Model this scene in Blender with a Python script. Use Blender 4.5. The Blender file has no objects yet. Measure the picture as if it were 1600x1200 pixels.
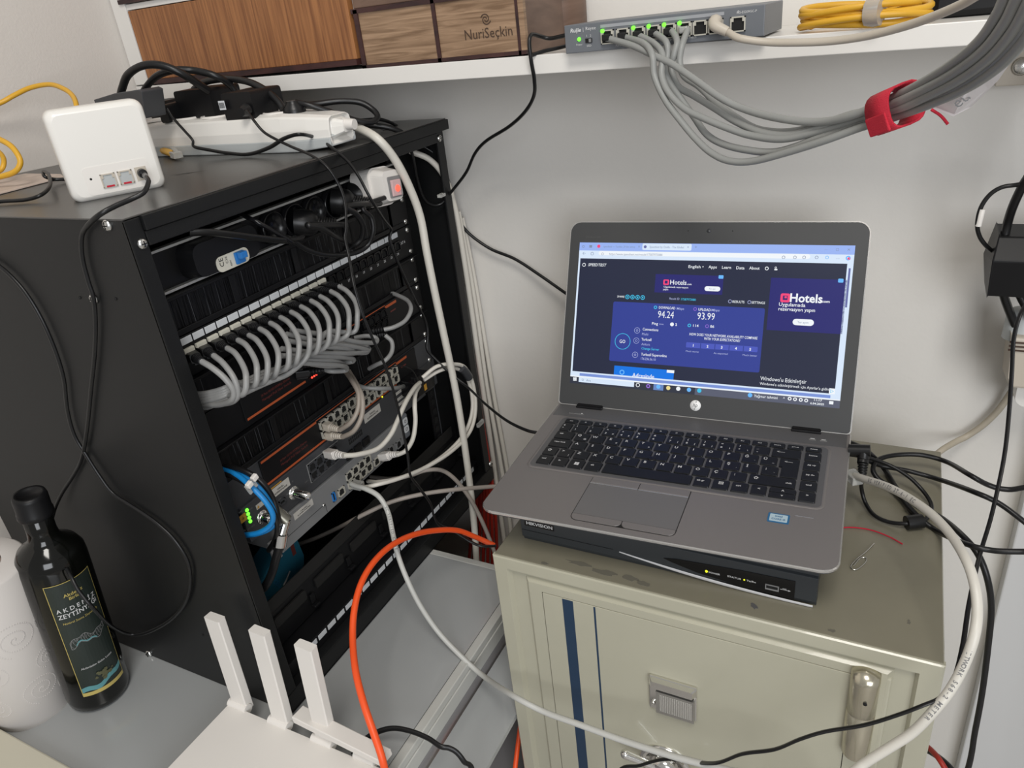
import bpy, math, random
import numpy as np
from mathutils import Matrix, Vector
random.seed(7)
SC = bpy.context.scene
COL = SC.collection
PI = math.pi

# ------------------------------------------------------------------ camera
F_PX = 1154.92
YAW, PITCH, ROLL = -0.5161, 0.4598, -0.1186
CAM = Vector((0.5646, -0.3884, 0.6978))
FW = Vector((math.sin(YAW)*math.cos(PITCH), math.cos(YAW)*math.cos(PITCH), -math.sin(PITCH)))
_r = Vector((math.cos(YAW), -math.sin(YAW), 0)); _u = _r.cross(FW)
RT = math.cos(ROLL)*_r + math.sin(ROLL)*_u
UP = -math.sin(ROLL)*_r + math.cos(ROLL)*_u
cam_d = bpy.data.cameras.new('camera'); cam = bpy.data.objects.new('camera', cam_d); COL.objects.link(cam)
cam_d.sensor_fit = 'HORIZONTAL'; cam_d.sensor_width = 36.0; cam_d.lens = F_PX/1600*36.0
cam_d.clip_start = 0.01
cam.matrix_world = Matrix(((RT.x, UP.x, -FW.x, CAM.x), (RT.y, UP.y, -FW.y, CAM.y), (RT.z, UP.z, -FW.z, CAM.z), (0, 0, 0, 1)))
SC.camera = cam

# ------------------------------------------------------------------ world, lights, exposure
w = bpy.data.worlds.new('world'); SC.world = w; w.use_nodes = True
w.node_tree.nodes['Background'].inputs[0].default_value = (1.0, 0.985, 0.965, 1)
w.node_tree.nodes['Background'].inputs[1].default_value = 0.36
def area(name, loc, target, sx, sy, power, col=(1, 0.96, 0.9)):
    l = bpy.data.lights.new(name, 'AREA'); l.shape = 'RECTANGLE'; l.size = sx; l.size_y = sy; l.energy = power; l.color = col
    o = bpy.data.objects.new(name, l); COL.objects.link(o); o.location = loc
    o.rotation_euler = (Vector(target)-Vector(loc)).to_track_quat('-Z', 'Y').to_euler()
    return o
area('ceiling_lamp', (0.75, -0.75, 1.95), (0.35, 0.3, 0.2), 0.6, 0.6, 20)
area('window_light', (1.75, -1.9, 0.95), (0.3, 0.3, 0.25), 1.3, 1.3, 38, (0.93, 0.96, 1.0))
SC.view_settings.view_transform = 'Standard'; SC.view_settings.look = 'None'
SC.view_settings.gamma = 1; SC.view_settings.exposure = -0.08; SC.view_settings.use_curve_mapping = False

# ------------------------------------------------------------------ survey helper: a photo pixel met with a plane of the room
def px(u, v, x=None, y=None, z=None):
    d = RT*((u-800)/F_PX) - UP*((v-600)/F_PX) + FW
    if x is not None: t = (x-CAM.x)/d.x
    elif y is not None: t = (y-CAM.y)/d.y
    else: t = (z-CAM.z)/d.z
    return CAM + d*t
def pxs(l):                       # list of (u, v, 'x'|'y'|'z', value)
    return [px(a[0], a[1], **{a[2]: a[3]}) for a in l]

# ------------------------------------------------------------------ materials
MATS = {}
def mat(name, col, rough=0.5, metal=0.0, emit=None, estr=1.0, trans=0.0, coat=0.0, noise=None, bump=None, spec=0.5, alpha=1.0):
    m = bpy.data.materials.new(name); m.use_nodes = True; nt = m.node_tree; b = nt.nodes['Principled BSDF']
    b.inputs['Base Color'].default_value = (*col, 1); b.inputs['Roughness'].default_value = rough
    b.inputs['Metallic'].default_value = metal; b.inputs['Specular IOR Level'].default_value = spec
    b.inputs['Transmission Weight'].default_value = trans; b.inputs['Coat Weight'].default_value = coat
    if emit: b.inputs['Emission Color'].default_value = (*emit, 1); b.inputs['Emission Strength'].default_value = estr
    tc = nt.nodes.new('ShaderNodeTexCoord')
    if noise:                       # (scale, amount)
        n = nt.nodes.new('ShaderNodeTexNoise'); n.inputs['Scale'].default_value = noise[0]; n.inputs['Detail'].default_value = 5
        nt.links.new(tc.outputs['Object'], n.inputs['Vector'])
        mx = nt.nodes.new('ShaderNodeMix'); mx.data_type = 'RGBA'
        mx.inputs[6].default_value = (*[c*(1-noise[1]) for c in col], 1); mx.inputs[7].default_value = (*[min(1, c*(1+noise[1])) for c in col], 1)
        nt.links.new(n.outputs['Fac'], mx.inputs[0]); nt.links.new(mx.outputs[2], b.inputs['Base Color'])
    if bump:                        # (scale, strength)
        n2 = nt.nodes.new('ShaderNodeTexNoise'); n2.inputs['Scale'].default_value = bump[0]; n2.inputs['Detail'].default_value = 3
        nt.links.new(tc.outputs['Object'], n2.inputs['Vector'])
        bp = nt.nodes.new('ShaderNodeBump'); bp.inputs['Strength'].default_value = bump[1]; bp.inputs['Distance'].default_value = 0.002
        nt.links.new(n2.outputs['Fac'], bp.inputs['Height']); nt.links.new(bp.outputs['Normal'], b.inputs['Normal'])
    MATS[name] = m; return m
def wood(name, c1, c2, scale, axis_stretch, rough=0.45, dist=3.0):
    m = bpy.data.materials.new(name); m.use_nodes = True; nt = m.node_tree; b = nt.nodes['Principled BSDF']
    tc = nt.nodes.new('ShaderNodeTexCoord'); mp = nt.nodes.new('ShaderNodeMapping'); mp.inputs['Scale'].default_value = axis_stretch
    n = nt.nodes.new('ShaderNodeTexNoise'); n.inputs['Scale'].default_value = scale; n.inputs['Detail'].default_value = 8; n.inputs['Distortion'].default_value = dist
    cr = nt.nodes.new('ShaderNodeValToRGB'); cr.color_ramp.elements[0].position = 0.35; cr.color_ramp.elements[1].position = 0.65
    cr.color_ramp.elements[0].color = (*c1, 1); cr.color_ramp.elements[1].color = (*c2, 1)
    nt.links.new(tc.outputs['Object'], mp.inputs[0]); nt.links.new(mp.outputs[0], n.inputs['Vector'])
    nt.links.new(n.outputs['Fac'], cr.inputs[0]); nt.links.new(cr.outputs[0], b.inputs['Base Color']); b.inputs['Roughness'].default_value = rough
    MATS[name] = m; return m
def emi(name, col, s=1.0):
    m = bpy.data.materials.new(name); m.use_nodes = True; nt = m.node_tree; b = nt.nodes['Principled BSDF']
    b.inputs['Base Color'].default_value = (0.006, 0.006, 0.007, 1); b.inputs['Roughness'].default_value = 0.45; b.inputs['Specular IOR Level'].default_value = 0.22
    b.inputs['Emission Color'].default_value = (*col, 1); b.inputs['Emission Strength'].default_value = s
    MATS[name] = m; return m
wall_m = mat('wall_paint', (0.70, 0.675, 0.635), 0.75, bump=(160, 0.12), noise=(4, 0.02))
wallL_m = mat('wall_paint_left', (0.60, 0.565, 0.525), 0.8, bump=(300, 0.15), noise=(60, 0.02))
white_board = mat('white_laminate', (0.72, 0.70, 0.665), 0.3)
panel_w = mat('pale_panel', (0.62, 0.62, 0.62), 0.35)
floor_m = mat('floor_tile', (0.35, 0.33, 0.31), 0.5, noise=(8, 0.1))
blk = mat('black_powder_coat', (0.007, 0.0073, 0.0077), 0.42, bump=(900, 0.10), spec=0.32)
blk_top = mat('black_steel_sheen', (0.055, 0.053, 0.05), 0.3, noise=(14, 0.12), bump=(500, 0.05))  # black steel, base raised to paint in the sheen of the wall's grazing reflection
blk2 = mat('black_plastic', (0.006, 0.006, 0.0068), 0.42, spec=0.3)
blkg = mat('black_gloss_plastic', (0.005, 0.005, 0.006), 0.22, spec=0.4)
blkr = mat('black_rubber', (0.008, 0.008, 0.0085), 0.36, spec=0.4)
dkgrey = mat('charcoal_metal', (0.045, 0.047, 0.052), 0.4, bump=(700, 0.05))
hole = mat('dark_opening', (0.003, 0.003, 0.003), 0.8)
alu = mat('aluminium', (0.52, 0.52, 0.50), 0.45, 0.6)
steel = mat('chrome_steel', (0.80, 0.79, 0.76), 0.16, 1.0)
screw_m = mat('zinc_screw', (0.70, 0.70, 0.68), 0.25, 1.0)
wplast = mat('white_plastic', (0.72, 0.69, 0.65), 0.4)
wplast2 = mat('white_gloss_plastic', (0.74, 0.72, 0.68), 0.25)
gplast = mat('light_grey_plastic', (0.42, 0.44, 0.44), 0.35)
lbl_w = mat('label_paper_white', (0.60, 0.62, 0.64), 0.6, noise=(150, 0.06))
lbl_y = mat('label_paper_cream', (0.66, 0.64, 0.55), 0.6, noise=(150, 0.06))
sticker = mat('sticker_white', (0.50, 0.48, 0.44), 0.5)
ink_w = mat('white_print', (0.62, 0.62, 0.62), 0.6)
ink_g = mat('grey_print', (0.20, 0.20, 0.20), 0.6)
ink_k = mat('black_print', (0.02, 0.02, 0.02), 0.6)
orange_p = mat('orange_print', (0.42, 0.085, 0.025), 0.5)
red_p = mat('dark_red_print', (0.11, 0.022, 0.018), 0.5)
yel_p = mat('amber_print', (0.50, 0.26, 0.03), 0.5)
swgrey = mat('switch_grey_metal', (0.13, 0.14, 0.155), 0.45, bump=(900, 0.04))
portm = mat('port_metal', (0.55, 0.53, 0.46), 0.4, 0.3)
beige = mat('beige_plastic', (0.48, 0.43, 0.36), 0.45)
c_grey = mat('cable_grey', (0.255, 0.26, 0.25), 0.45, noise=(40, 0.05))
c_patch = mat('cable_light_grey', (0.25, 0.25, 0.245), 0.42, noise=(40, 0.05))
c_beige = mat('cable_beige', (0.47, 0.42, 0.35), 0.42)
c_taupe = mat('cable_taupe', (0.30, 0.265, 0.235), 0.5)
c_white = mat('cable_white', (0.60, 0.575, 0.515), 0.4, noise=(30, 0.05))
c_ivory = mat('cable_ivory', (0.62, 0.59, 0.53), 0.42, noise=(30, 0.05))
c_yel = mat('cable_yellow', (0.66, 0.36, 0.025), 0.42)
c_blue = mat('cable_blue', (0.008, 0.20, 0.52), 0.4)
c_orange = mat('cable_orange', (0.85, 0.09, 0.015), 0.42)
c_red = mat('cable_red', (0.35, 0.022, 0.012), 0.5)
strap_m = mat('red_strap', (0.55, 0.012, 0.035), 0.7, bump=(1500, 0.6))
clear_m = mat('clear_plastic', (0.75, 0.75, 0.72), 0.15, trans=0.6)
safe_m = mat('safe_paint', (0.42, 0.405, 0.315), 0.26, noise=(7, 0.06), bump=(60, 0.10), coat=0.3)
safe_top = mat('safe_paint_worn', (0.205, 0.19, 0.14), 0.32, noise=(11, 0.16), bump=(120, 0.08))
safe_chip = mat('chipped_paint', (0.13, 0.122, 0.095), 0.6)
navy = mat('navy_paint', (0.012, 0.035, 0.075), 0.35)
nickel = mat('nickel_hinge', (0.60, 0.56, 0.44), 0.22, 0.85)
lap_m = mat('laptop_aluminium', (0.215, 0.20, 0.195), 0.42, 0.35, bump=(1500, 0.04))
lap_e = mat('laptop_edge', (0.60, 0.59, 0.57), 0.25, 0.8)
lap_k = mat('laptop_bezel', (0.040, 0.041, 0.042), 0.5)
key_m = mat('keycap', (0.006, 0.0065, 0.008), 0.42)
lap_deck = mat('laptop_deck_dark', (0.13, 0.128, 0.13), 0.45, 0.3)
dvr_m = mat('recorder_plastic', (0.028, 0.032, 0.036), 0.42, bump=(900, 0.05))
glass_w = mat('glossy_grey_top', (0.36, 0.37, 0.37), 0.22, coat=0.4, noise=(3, 0.05))
glass_s = mat('glossy_grey_side', (0.30, 0.285, 0.285), 0.25, coat=0.3, noise=(4, 0.06))
frame_w = mat('frame_white', (0.50, 0.50, 0.47), 0.35)
cream_lid = mat('cream_lid', (0.55, 0.52, 0.42), 0.45)
paper = mat('paper_white', (0.78, 0.74, 0.74), 0.7)
towel = mat('kitchen_paper', (0.62, 0.585, 0.555), 0.9)
card = mat('cardboard_core', (0.34, 0.25, 0.21), 0.8)
bottle_m = mat('dark_glass', (0.002, 0.0022, 0.0015), 0.10)
lab_m = mat('bottle_label', (0.018, 0.026, 0.022), 0.4, noise=(30, 0.15))
gold = mat('gold_print', (0.50, 0.40, 0.12), 0.4)
teal = mat('teal_print', (0.10, 0.28, 0.30), 0.5)
olive_p = mat('olive_print', (0.10, 0.10, 0.05), 0.6)
tealc = mat('teal_carton', (0.010, 0.085, 0.13), 0.5, noise=(30, 0.2))
wood_a = wood('brown_panel_wood', (0.17, 0.062, 0.022), (0.34, 0.145, 0.052), 12, (22, 1, 0.7), 0.4, 0.4)
wood_b = wood('carved_box_wood', (0.17, 0.10, 0.055), (0.36, 0.235, 0.145), 9, (1.0, 1, 14), 0.5, 1.6)
wood_d = wood('dark_edge_wood', (0.022, 0.009, 0.010), (0.055, 0.02, 0.018), 9, (2, 1, 5), 0.45, 1)
wood_c = wood('plain_brown_wood', (0.11, 0.065, 0.045), (0.17, 0.105, 0.075), 9, (2, 1, 6), 0.5, 1)
engr = mat('engraving', (0.055, 0.030, 0.018), 0.7)
led_g = emi('green_led', (0.12, 1.0, 0.03), 3.0)
led_y = emi('yellow_led', (0.85, 0.9, 0.02), 1.5)
led_r = emi('red_led', (1.0, 0.05, 0.03), 3.0)
led_o = emi('red_lamp', (1.0, 0.10, 0.06), 2.0)

# ------------------------------------------------------------------ mesh builder
WM = {}
FONT_CACHE = {}
def text_geo(s, bold=0.0, align='CENTER'):
    k = (s, bold, align)
    if k in FONT_CACHE: return FONT_CACHE[k]
    c = bpy.data.curves.new('t', 'FONT'); c.body = s; c.size = 1.0; c.align_x = align; c.align_y = 'CENTER'; c.offset = bold; c.resolution_u = 2
    o = bpy.data.objects.new('t', c); COL.objects.link(o)
    dg = bpy.context.evaluated_depsgraph_get(); ev = o.evaluated_get(dg); me = ev.to_mesh()
    vs = [tuple(v.co) for v in me.vertices]; fs = [tuple(p.vertices) for p in me.polygons]
    ev.to_mesh_clear(); bpy.data.objects.remove(o); bpy.data.curves.remove(c)
    FONT_CACHE[k] = (vs, fs); return FONT_CACHE[k]
def frame_m(o, ex, ey=None, ez=None):
    ex = Vector(ex).normalized()
    if ez is None: ey = Vector(ey).normalized(); ez = ex.cross(ey).normalized(); ey = ez.cross(ex)
    else: ez = Vector(ez).normalized(); ey = ez.cross(ex).normalized(); ex = ey.cross(ez)
    return Matrix(((ex.x, ey.x, ez.x, o[0]), (ex.y, ey.y, ez.y, o[1]), (ex.z, ey.z, ez.z, o[2]), (0, 0, 0, 1)))
def facing_x(x, y, z):            # local x -> +Y, local y -> +Z, local z -> +X  (things on a front that looks along +X)
    return Matrix(((0, 0, 1, x), (1, 0, 0, y), (0, 1, 0, z), (0, 0, 0, 1)))
def catmull(P, n=8):
    P = [Vector(p) for p in P]
    if len(P) < 3: return P
    Q = [P[0]*2-P[1]] + P + [P[-1]*2-P[-2]]; out = []
    for i in range(1, len(Q)-2):
        for k in range(n):
            t = k/n; a, b, c, d = Q[i-1], Q[i], Q[i+1], Q[i+2]
            out.append(0.5*((2*b) + (c-a)*t + (2*a-5*b+4*c-d)*t*t + (3*b-a-3*c+d)*t**3))
    out.append(P[-1]); return out
class MB:
    def __init__(s, M=None): s.v = []; s.f = []; s.m = []; s.s = []; s.M = M or Matrix(); s.fn = None
    def add(s, vs, fs, m=0, sm=False):
        o = len(s.v)
        for p in vs:
            p = s.M @ Vector(s.fn(*p) if s.fn else p); s.v.append(p)
        for f in fs: s.f.append(tuple(i+o for i in f)); s.m.append(m); s.s.append(sm)
        return s
    def box(s, x0, x1, y0, y1, z0, z1, m=0):
        return s.add([(x0, y0, z0), (x1, y0, z0), (x1, y1, z0), (x0, y1, z0), (x0, y0, z1), (x1, y0, z1), (x1, y1, z1), (x0, y1, z1)],
                     [(0, 3, 2, 1), (4, 5, 6, 7), (0, 1, 5, 4), (1, 2, 6, 5), (2, 3, 7, 6), (3, 0, 4, 7)], m)
    def prism(s, pts, z0, z1, m=0, inset=0.0, sm=False):     # polygon in local xy, extruded along z; optional smaller top
        n = len(pts); cx = sum(p[0] for p in pts)/n; cy = sum(p[1] for p in pts)/n
        def k(p):
            dx, dy = p[0]-cx, p[1]-cy; l = math.hypot(dx, dy) or 1; f = (l-inset)/l; return (cx+dx*f, cy+dy*f)
        vs = [(p[0], p[1], z0) for p in pts] + [(*k(p), z1) for p in pts]
        o = len(s.v); s.add(vs, [tuple(range(n))[::-1], tuple(range(n, 2*n))], m)
        s.add(vs, [(i, (i+1) % n, n+(i+1) % n, n+i) for i in range(n)], m, sm); return s
    def quad(s, p, m=0): return s.add(p, [tuple(range(len(p)))], m)
    def rings(s, rings, m=0, cap=True, sm=True, closed=True):
        n = len(rings[0]); vs = [p for r in rings for p in r]; fs = []
        for i in range(len(rings)-1):
            for j in range(n if closed else n-1):
                a = i*n+j; b = i*n+(j+1) % n; fs.append((a, b, b+n, a+n))
        s.add(vs, fs, m, sm)
        if cap: s.add(rings[0], [tuple(range(n))[::-1]], m); s.add(rings[-1], [tuple(range(n))], m)
        return s
    def lathe(s, prof, n=24, m=0, M=None, cap=True):       # prof (r, z) about local z
        M = M or Matrix(); rr = []
        for r, z in prof: rr.append([tuple(M @ Vector((r*math.cos(2*PI*j/n), r*math.sin(2*PI*j/n), z))) for j in range(n)])
        return s.rings(rr, m, cap)
    def cyl(s, p0, p1, r, n=12, m=0, r1=None):
        p0 = Vector(p0); p1 = Vector(p1); d = p1-p0; q = d.to_track_quat('Z', 'Y').to_matrix().to_4x4(); q.translation = p0
        return s.lathe([(r, 0), (r if r1 is None else r1, d.length)], n, m, q)
    def tube(s, P, r, n=8, m=0, sub=8, flat=1.0, smooth=True):
        C = catmull(P, sub) if smooth else [Vector(p) for p in P]; rr = []; nrm = None
        for i, p in enumerate(C):
            t = (C[min(i+1, len(C)-1)]-C[max(i-1, 0)])
            if t.length < 1e-9: t = Vector((0, 0, 1))
            t.normalize()
            if nrm is None: nrm = t.orthogonal().normalized()
            else:
                nrm = nrm-t*nrm.dot(t)
                nrm = nrm.normalized() if nrm.length > 1e-6 else t.orthogonal().normalized()
            b = t.cross(nrm); rad = r[0]+(r[1]-r[0])*i/(len(C)-1) if isinstance(r, tuple) else r
            rr.append([tuple(p + nrm*rad*math.cos(2*PI*j/n) + b*rad*flat*math.sin(2*PI*j/n)) for j in range(n)])
        return s.rings(rr, m)
    def sphere(s, c, r, m=0, n=10, sq=(1, 1, 1)):
        pr = [(r*math.sin(PI*i/n)+1e-6, -r*math.cos(PI*i/n)) for i in range(n+1)]
        rr = [[(c[0]+a*math.cos(2*PI*j/12)*sq[0], c[1]+a*math.sin(2*PI*j/12)*sq[1], c[2]+z*sq[2]) for j in range(12)] for a, z in pr]
        return s.rings(rr, m, False)
    def text(s, t, x, y, z, h, m=0, bold=0.0, sx=1.0, align='CENTER', rot=0.0, width=None, shear=0.0):
        vs, fs = text_geo(t, bold, align)
        if not vs: return s
        if width:
            ww = max(v[0] for v in vs)-min(v[0] for v in vs); sx = width/(ww*h)
        c, q = math.cos(rot), math.sin(rot)
        pts = []
        for v in vs:
            a, b = v[0]*h*sx+shear*v[1]*h, v[1]*h; pts.append((x+a*c-b*q, y+a*q+b*c, z))
        return s.add(pts, fs, m)
    def build(s, name, mats, parent=None, kind=None, bevel=0.0, seg=2, auto=True):
        if not isinstance(mats, (list, tuple)): mats = [mats]
        me = bpy.data.meshes.new(name); o = bpy.data.objects.new(name, me); COL.objects.link(o)
        if parent is not None:
            inv = WM[parent.name].inverted(); vs = [inv @ p for p in s.v]; o.parent = parent; WM[o.name] = WM[parent.name].copy()
        else:
            xs = [p.x for p in s.v]; ys = [p.y for p in s.v]; zs = [p.z for p in s.v]
            c = Vector(((min(xs)+max(xs))/2, (min(ys)+max(ys))/2, min(zs))); vs = [p-c for p in s.v]; o.location = c
            WM[o.name] = Matrix.Translation(c)
        me.from_pydata([tuple(p) for p in vs], [], s.f)
        for m in mats: me.materials.append(m)
        me.polygons.foreach_set('material_index', s.m); me.polygons.foreach_set('use_smooth', s.s); me.update()
        if bevel:
            b = o.modifiers.new('bevel', 'BEVEL'); b.width = bevel; b.segments = seg; b.limit_method = 'ANGLE'; b.angle_limit = 0.6; b.harden_normals = False
        if kind: o['kind'] = kind
        return o
def rrect(w, h, r, n=4, cx=0, cy=0):
    out = []
    for (sx, sy, a0) in ((1, 1, 0), (-1, 1, 90), (-1, -1, 180), (1, -1, 270)):
        for k in range(n+1):
            a = math.radians(a0+90*k/n); out.append((cx+sx*(w/2-r)+r*math.cos(a), cy+sy*(h/2-r)+r*math.sin(a)))
    return out
def thing(name, label, cat, M=None, group=None):
    M = M if isinstance(M, Matrix) else Matrix.Translation(Vector(M or (0, 0, 0)))
    o = bpy.data.objects.new(name, None); COL.objects.link(o); o.matrix_world = M; o.empty_display_size = 0.02
    o['label'] = label; o['category'] = cat; WM[o.name] = M.copy()
    if group: o['group'] = group
    return o
def tag(o, label, cat, group=None, kind=None):
    o['label'] = label; o['category'] = cat
    if group: o['group'] = group
    if kind: o['kind'] = kind
    return o
def on(P, *steps):                 # carry a path on beyond the view, by steps from its last point (z never under the floor)
    P = list(P)
    for st in steps: q = P[-1]+Vector(st); q.z = max(q.z, -0.545); P.append(q)
    return P
def cable(name, label, P, r, m, group=None, n=8, flat=1.0, cat='cable'):
    return tag(MB().tube(P, r, n, 0, 8, flat).build(name, m), label, cat, group)
def struct(name, mb, m, **k): return mb.build(name, m, None, 'structure', **k)

XS = -0.038          # plane of the equipment fronts inside the rack
# ================================================================== SETTING
YW = 0.56
struct('wall_back', MB().box(-0.62, 1.6, YW, YW+0.08, -0.62, 1.5), wall_m)
mbw = MB(); a = Vector((-0.492, -0.10, 0)); b = Vector((-0.420, 0.56, 0)); d = (b-a).normalized()
a2 = a-d*1.3; nrm = Vector((-d.y, d.x, 0))*0.08
mbw.add([(*(a2.xy), -0.62), (*(b.xy), -0.62), (*((b+nrm).xy), -0.62), (*((a2+nrm).xy), -0.62), (*(a2.xy), 1.5), (*(b.xy), 1.5), (*((b+nrm).xy), 1.5), (*((a2+nrm).xy), 1.5)],
        [(0, 3, 2, 1), (4, 5, 6, 7), (0, 1, 5, 4), (1, 2, 6, 5), (2, 3, 7, 6), (3, 0, 4, 7)])
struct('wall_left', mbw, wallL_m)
struct('floor', MB().box(-0.62, 1.9, -2.2, 0.64, -0.62, -0.55), floor_m)
# pale vertical panel standing out from the back wall at the far right
pc = px(1560, 960, y=0.52)
mbp = MB(); mbp.box(pc.x, 1.35, 0.535, 0.56, -0.55, 0.33)
struct('trim_1', mbp, panel_w, bevel=0.002)
def shelf_bot(x): return 0.6405-0.010*x
def shelf_top(x): return shelf_bot(x)+0.019
# ================================================================== SHELF AND CABINET
t = thing('wall_shelf', 'long white laminate shelf on the wall above the rack and laptop', 'shelf', (0, YW, 0.64))
mb = MB(); YF = 0.39
x0, x1 = -0.438, 1.3
mb.add([(x0, YF, shelf_bot(x0)), (x1, YF, shelf_bot(x1)), (x1, YW, shelf_bot(x1)), (x0+0.02, YW, shelf_bot(x0)), (x0, YF, shelf_top(x0)), (x1, YF, shelf_top(x1)), (x1, YW, shelf_top(x1)), (x0+0.02, YW, shelf_top(x0))],
       [(0, 3, 2, 1), (4, 5, 6, 7), (0, 1, 5, 4), (1, 2, 6, 5), (2, 3, 7, 6), (3, 0, 4, 7)])
mb.build('board', white_board, t, bevel=0.0008)
rl = px(1566, 136, y=0.53)
mb = MB(); mb.box(rl.x-0.006, 1.25, 0.535, 0.558, rl.z, shelf_bot(rl.x)-0.001); mb.build('support_rail', beige, t, bevel=0.001)
sc = px(1597, 104, y=0.532)
mb = MB(facing_x(0, 0, 0)); mb.M = frame_m((sc.x, 0.535, sc.z), (1, 0, 0), ez=(0, -1, 0))
mb.lathe([(0.008, 0), (0.0085, 0.0015), (0.006, 0.004), (0.001, 0.0045)], 18); mb.build('rail_screw', screw_m, t)

t = thing('drawer_cabinet', 'white wall cabinet with brown wooden drawer fronts at the shelf left end', 'cabinet', (-0.22, 0.47, 0.664))
mb = MB(); zt = 0.7595
mb.box(-0.4365, -0.410, YF, 0.545, 0.6655, 0.86)
mb.box(-0.41, -0.036, YF+0.002, 0.545, zt, zt+0.007)
mb.box(-0.41, -0.036, 0.53, 0.545, 0.664, 0.86)
mb.box(-0.046, -0.036, YF+0.012, 0.545, 0.664, 0.86)
mb.build('carcass', white_board, t, bevel=0.0006)
d = MB().box(-0.409, -0.0365, YF+0.001, YF+0.012, 0.671, zt-0.001).build('drawer', wood_a, t, bevel=0.0008)
MB().box(-0.409, -0.0365, YF-0.001, YF+0.012, 0.6645, 0.671).build('drawer_edge', wood_d, d)
d = MB().box(-0.409, -0.0365, YF+0.001, YF+0.012, zt+0.014, 0.86).build('drawer', wood_a, t, bevel=0.0008)
MB().box(-0.418, -0.0365, YF-0.003, YF+0.012, zt+0.008, zt+0.0135).build('drawer_edge', wood_d, d)

# carved keepsake box with sliding fronts
XR = px(825, 90, y=YF+0.004).x; YB = px(883, 76, x=XR).y; XL = -0.0345
ZB = shelf_top(0.03); ZT = px(566, 14, y=YF+0.004).z
t = thing('wooden_gift_box', 'carved brown wooden box with two panels and an engraved spiral emblem', 'box', (0.07, 0.42, ZB))
def yx(u, v, y=YF+0.004): return px(u, v, y=y)
MB().box(XL, XR, YF+0.008, YB, ZB, ZT).build('body', wood_c, t, bevel=0.001)
fr = MB(); fw_ = 0.004
fr.box(XL+0.003, XR, YF+0.002, YF+0.008, ZB, ZB+0.004); fr.box(XL, XR-0.004, YF+0.002, YF+0.008, ZT-0.004, ZT+0.001)
fr.box(XL+0.003, XL+0.009, YF+0.002, YF+0.008, ZB, ZT)
xm = yx(684, 50).x; xe = yx(809, 50).x
fr.box(xm-0.0035, xm+0.001, YF+0.002, YF+0.008, ZB, ZT); fr.box(xe, xe+0.003, YF+0.002, YF+0.008, ZB, ZT)
fr.build('frame_bars', wood_d, t)
mb = MB(); mb.box(XL+0.009, xm-0.0035, YF+0.004, YF+0.009, ZB+0.004, ZT-0.004); mb.build('front_panel', wood_b, t)
mb = MB(); mb.box(xm+0.001, xe, YF+0.004, YF+0.009, ZB+0.004, ZT-0.004)
fp = mb.build('front_panel', wood_b, t)
mb = MB(frame_m((0, YF+0.0035, 0), (1, 0, 0), (0, 0, 1)))
tp = yx(782, 52); pw = (yx(820, 48).x-yx(725, 58).x)
mb.text('NuriSeçkin', yx(763, 52).x, yx(763, 52).z, 0.0, 0.0145, 0, width=yx(799, 50).x-yx(725, 57).x)
sp = yx(759, 30); pts = []
for k in range(2):
    P = []
    for i in range(22):
        a_ = i/21*2.0*PI*0.95+k*PI; r_ = 0.0008+0.0052*i/21
        P.append((sp.x+r_*math.cos(a_), sp.z+r_*math.sin(a_), 0.0))
    for i in range(21):
        w_ = 0.0011
        p, q = P[i], P[i+1]; dx, dy = q[0]-p[0], q[1]-p[1]; l = math.hypot(dx, dy); nx, ny = -dy/l*w_/2, dx/l*w_/2
        mb.quad([(p[0]+nx, p[1]+ny, 0), (p[0]-nx, p[1]-ny, 0), (q[0]-nx, q[1]-ny, 0), (q[0]+nx, q[1]+ny, 0)])
mb.build('engraving', engr, fp)
MB().box(xe+0.003, XR, YF+0.003, YF+0.009, ZB+0.004, ZT).build('end_post', wood_b, t)
MB().box(XL+0.002, XR+0.002, YF+0.006, YB, ZT+0.0012, ZT+0.06).build('upper_drawer', wood_c, t, bevel=0.001)
lp = yx(672, 3); MB().box(lp.x-0.011, lp.x+0.011, YF+0.003, YF+0.006, ZT+0.002, ZT+0.02).build('paper_label', lbl_y, t)
rc = px(889, 60, y=YB+0.03)
mb = MB(Matrix.Translation((rc.x-0.018, YB+0.035, shelf_top(rc.x)))); mb.lathe([(0.036, 0), (0.038, 0.004), (0.038, 0.10), (0.034, 0.104), (0.0, 0.104)], 32)
mb.lathe([(0.0385, 0.05), (0.0385, 0.056)], 32, 1)
tag(mb.build('wooden_canister', [wood_c, wood_d]), 'round dark wooden canister on the shelf behind the carved box', 'canister')

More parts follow.
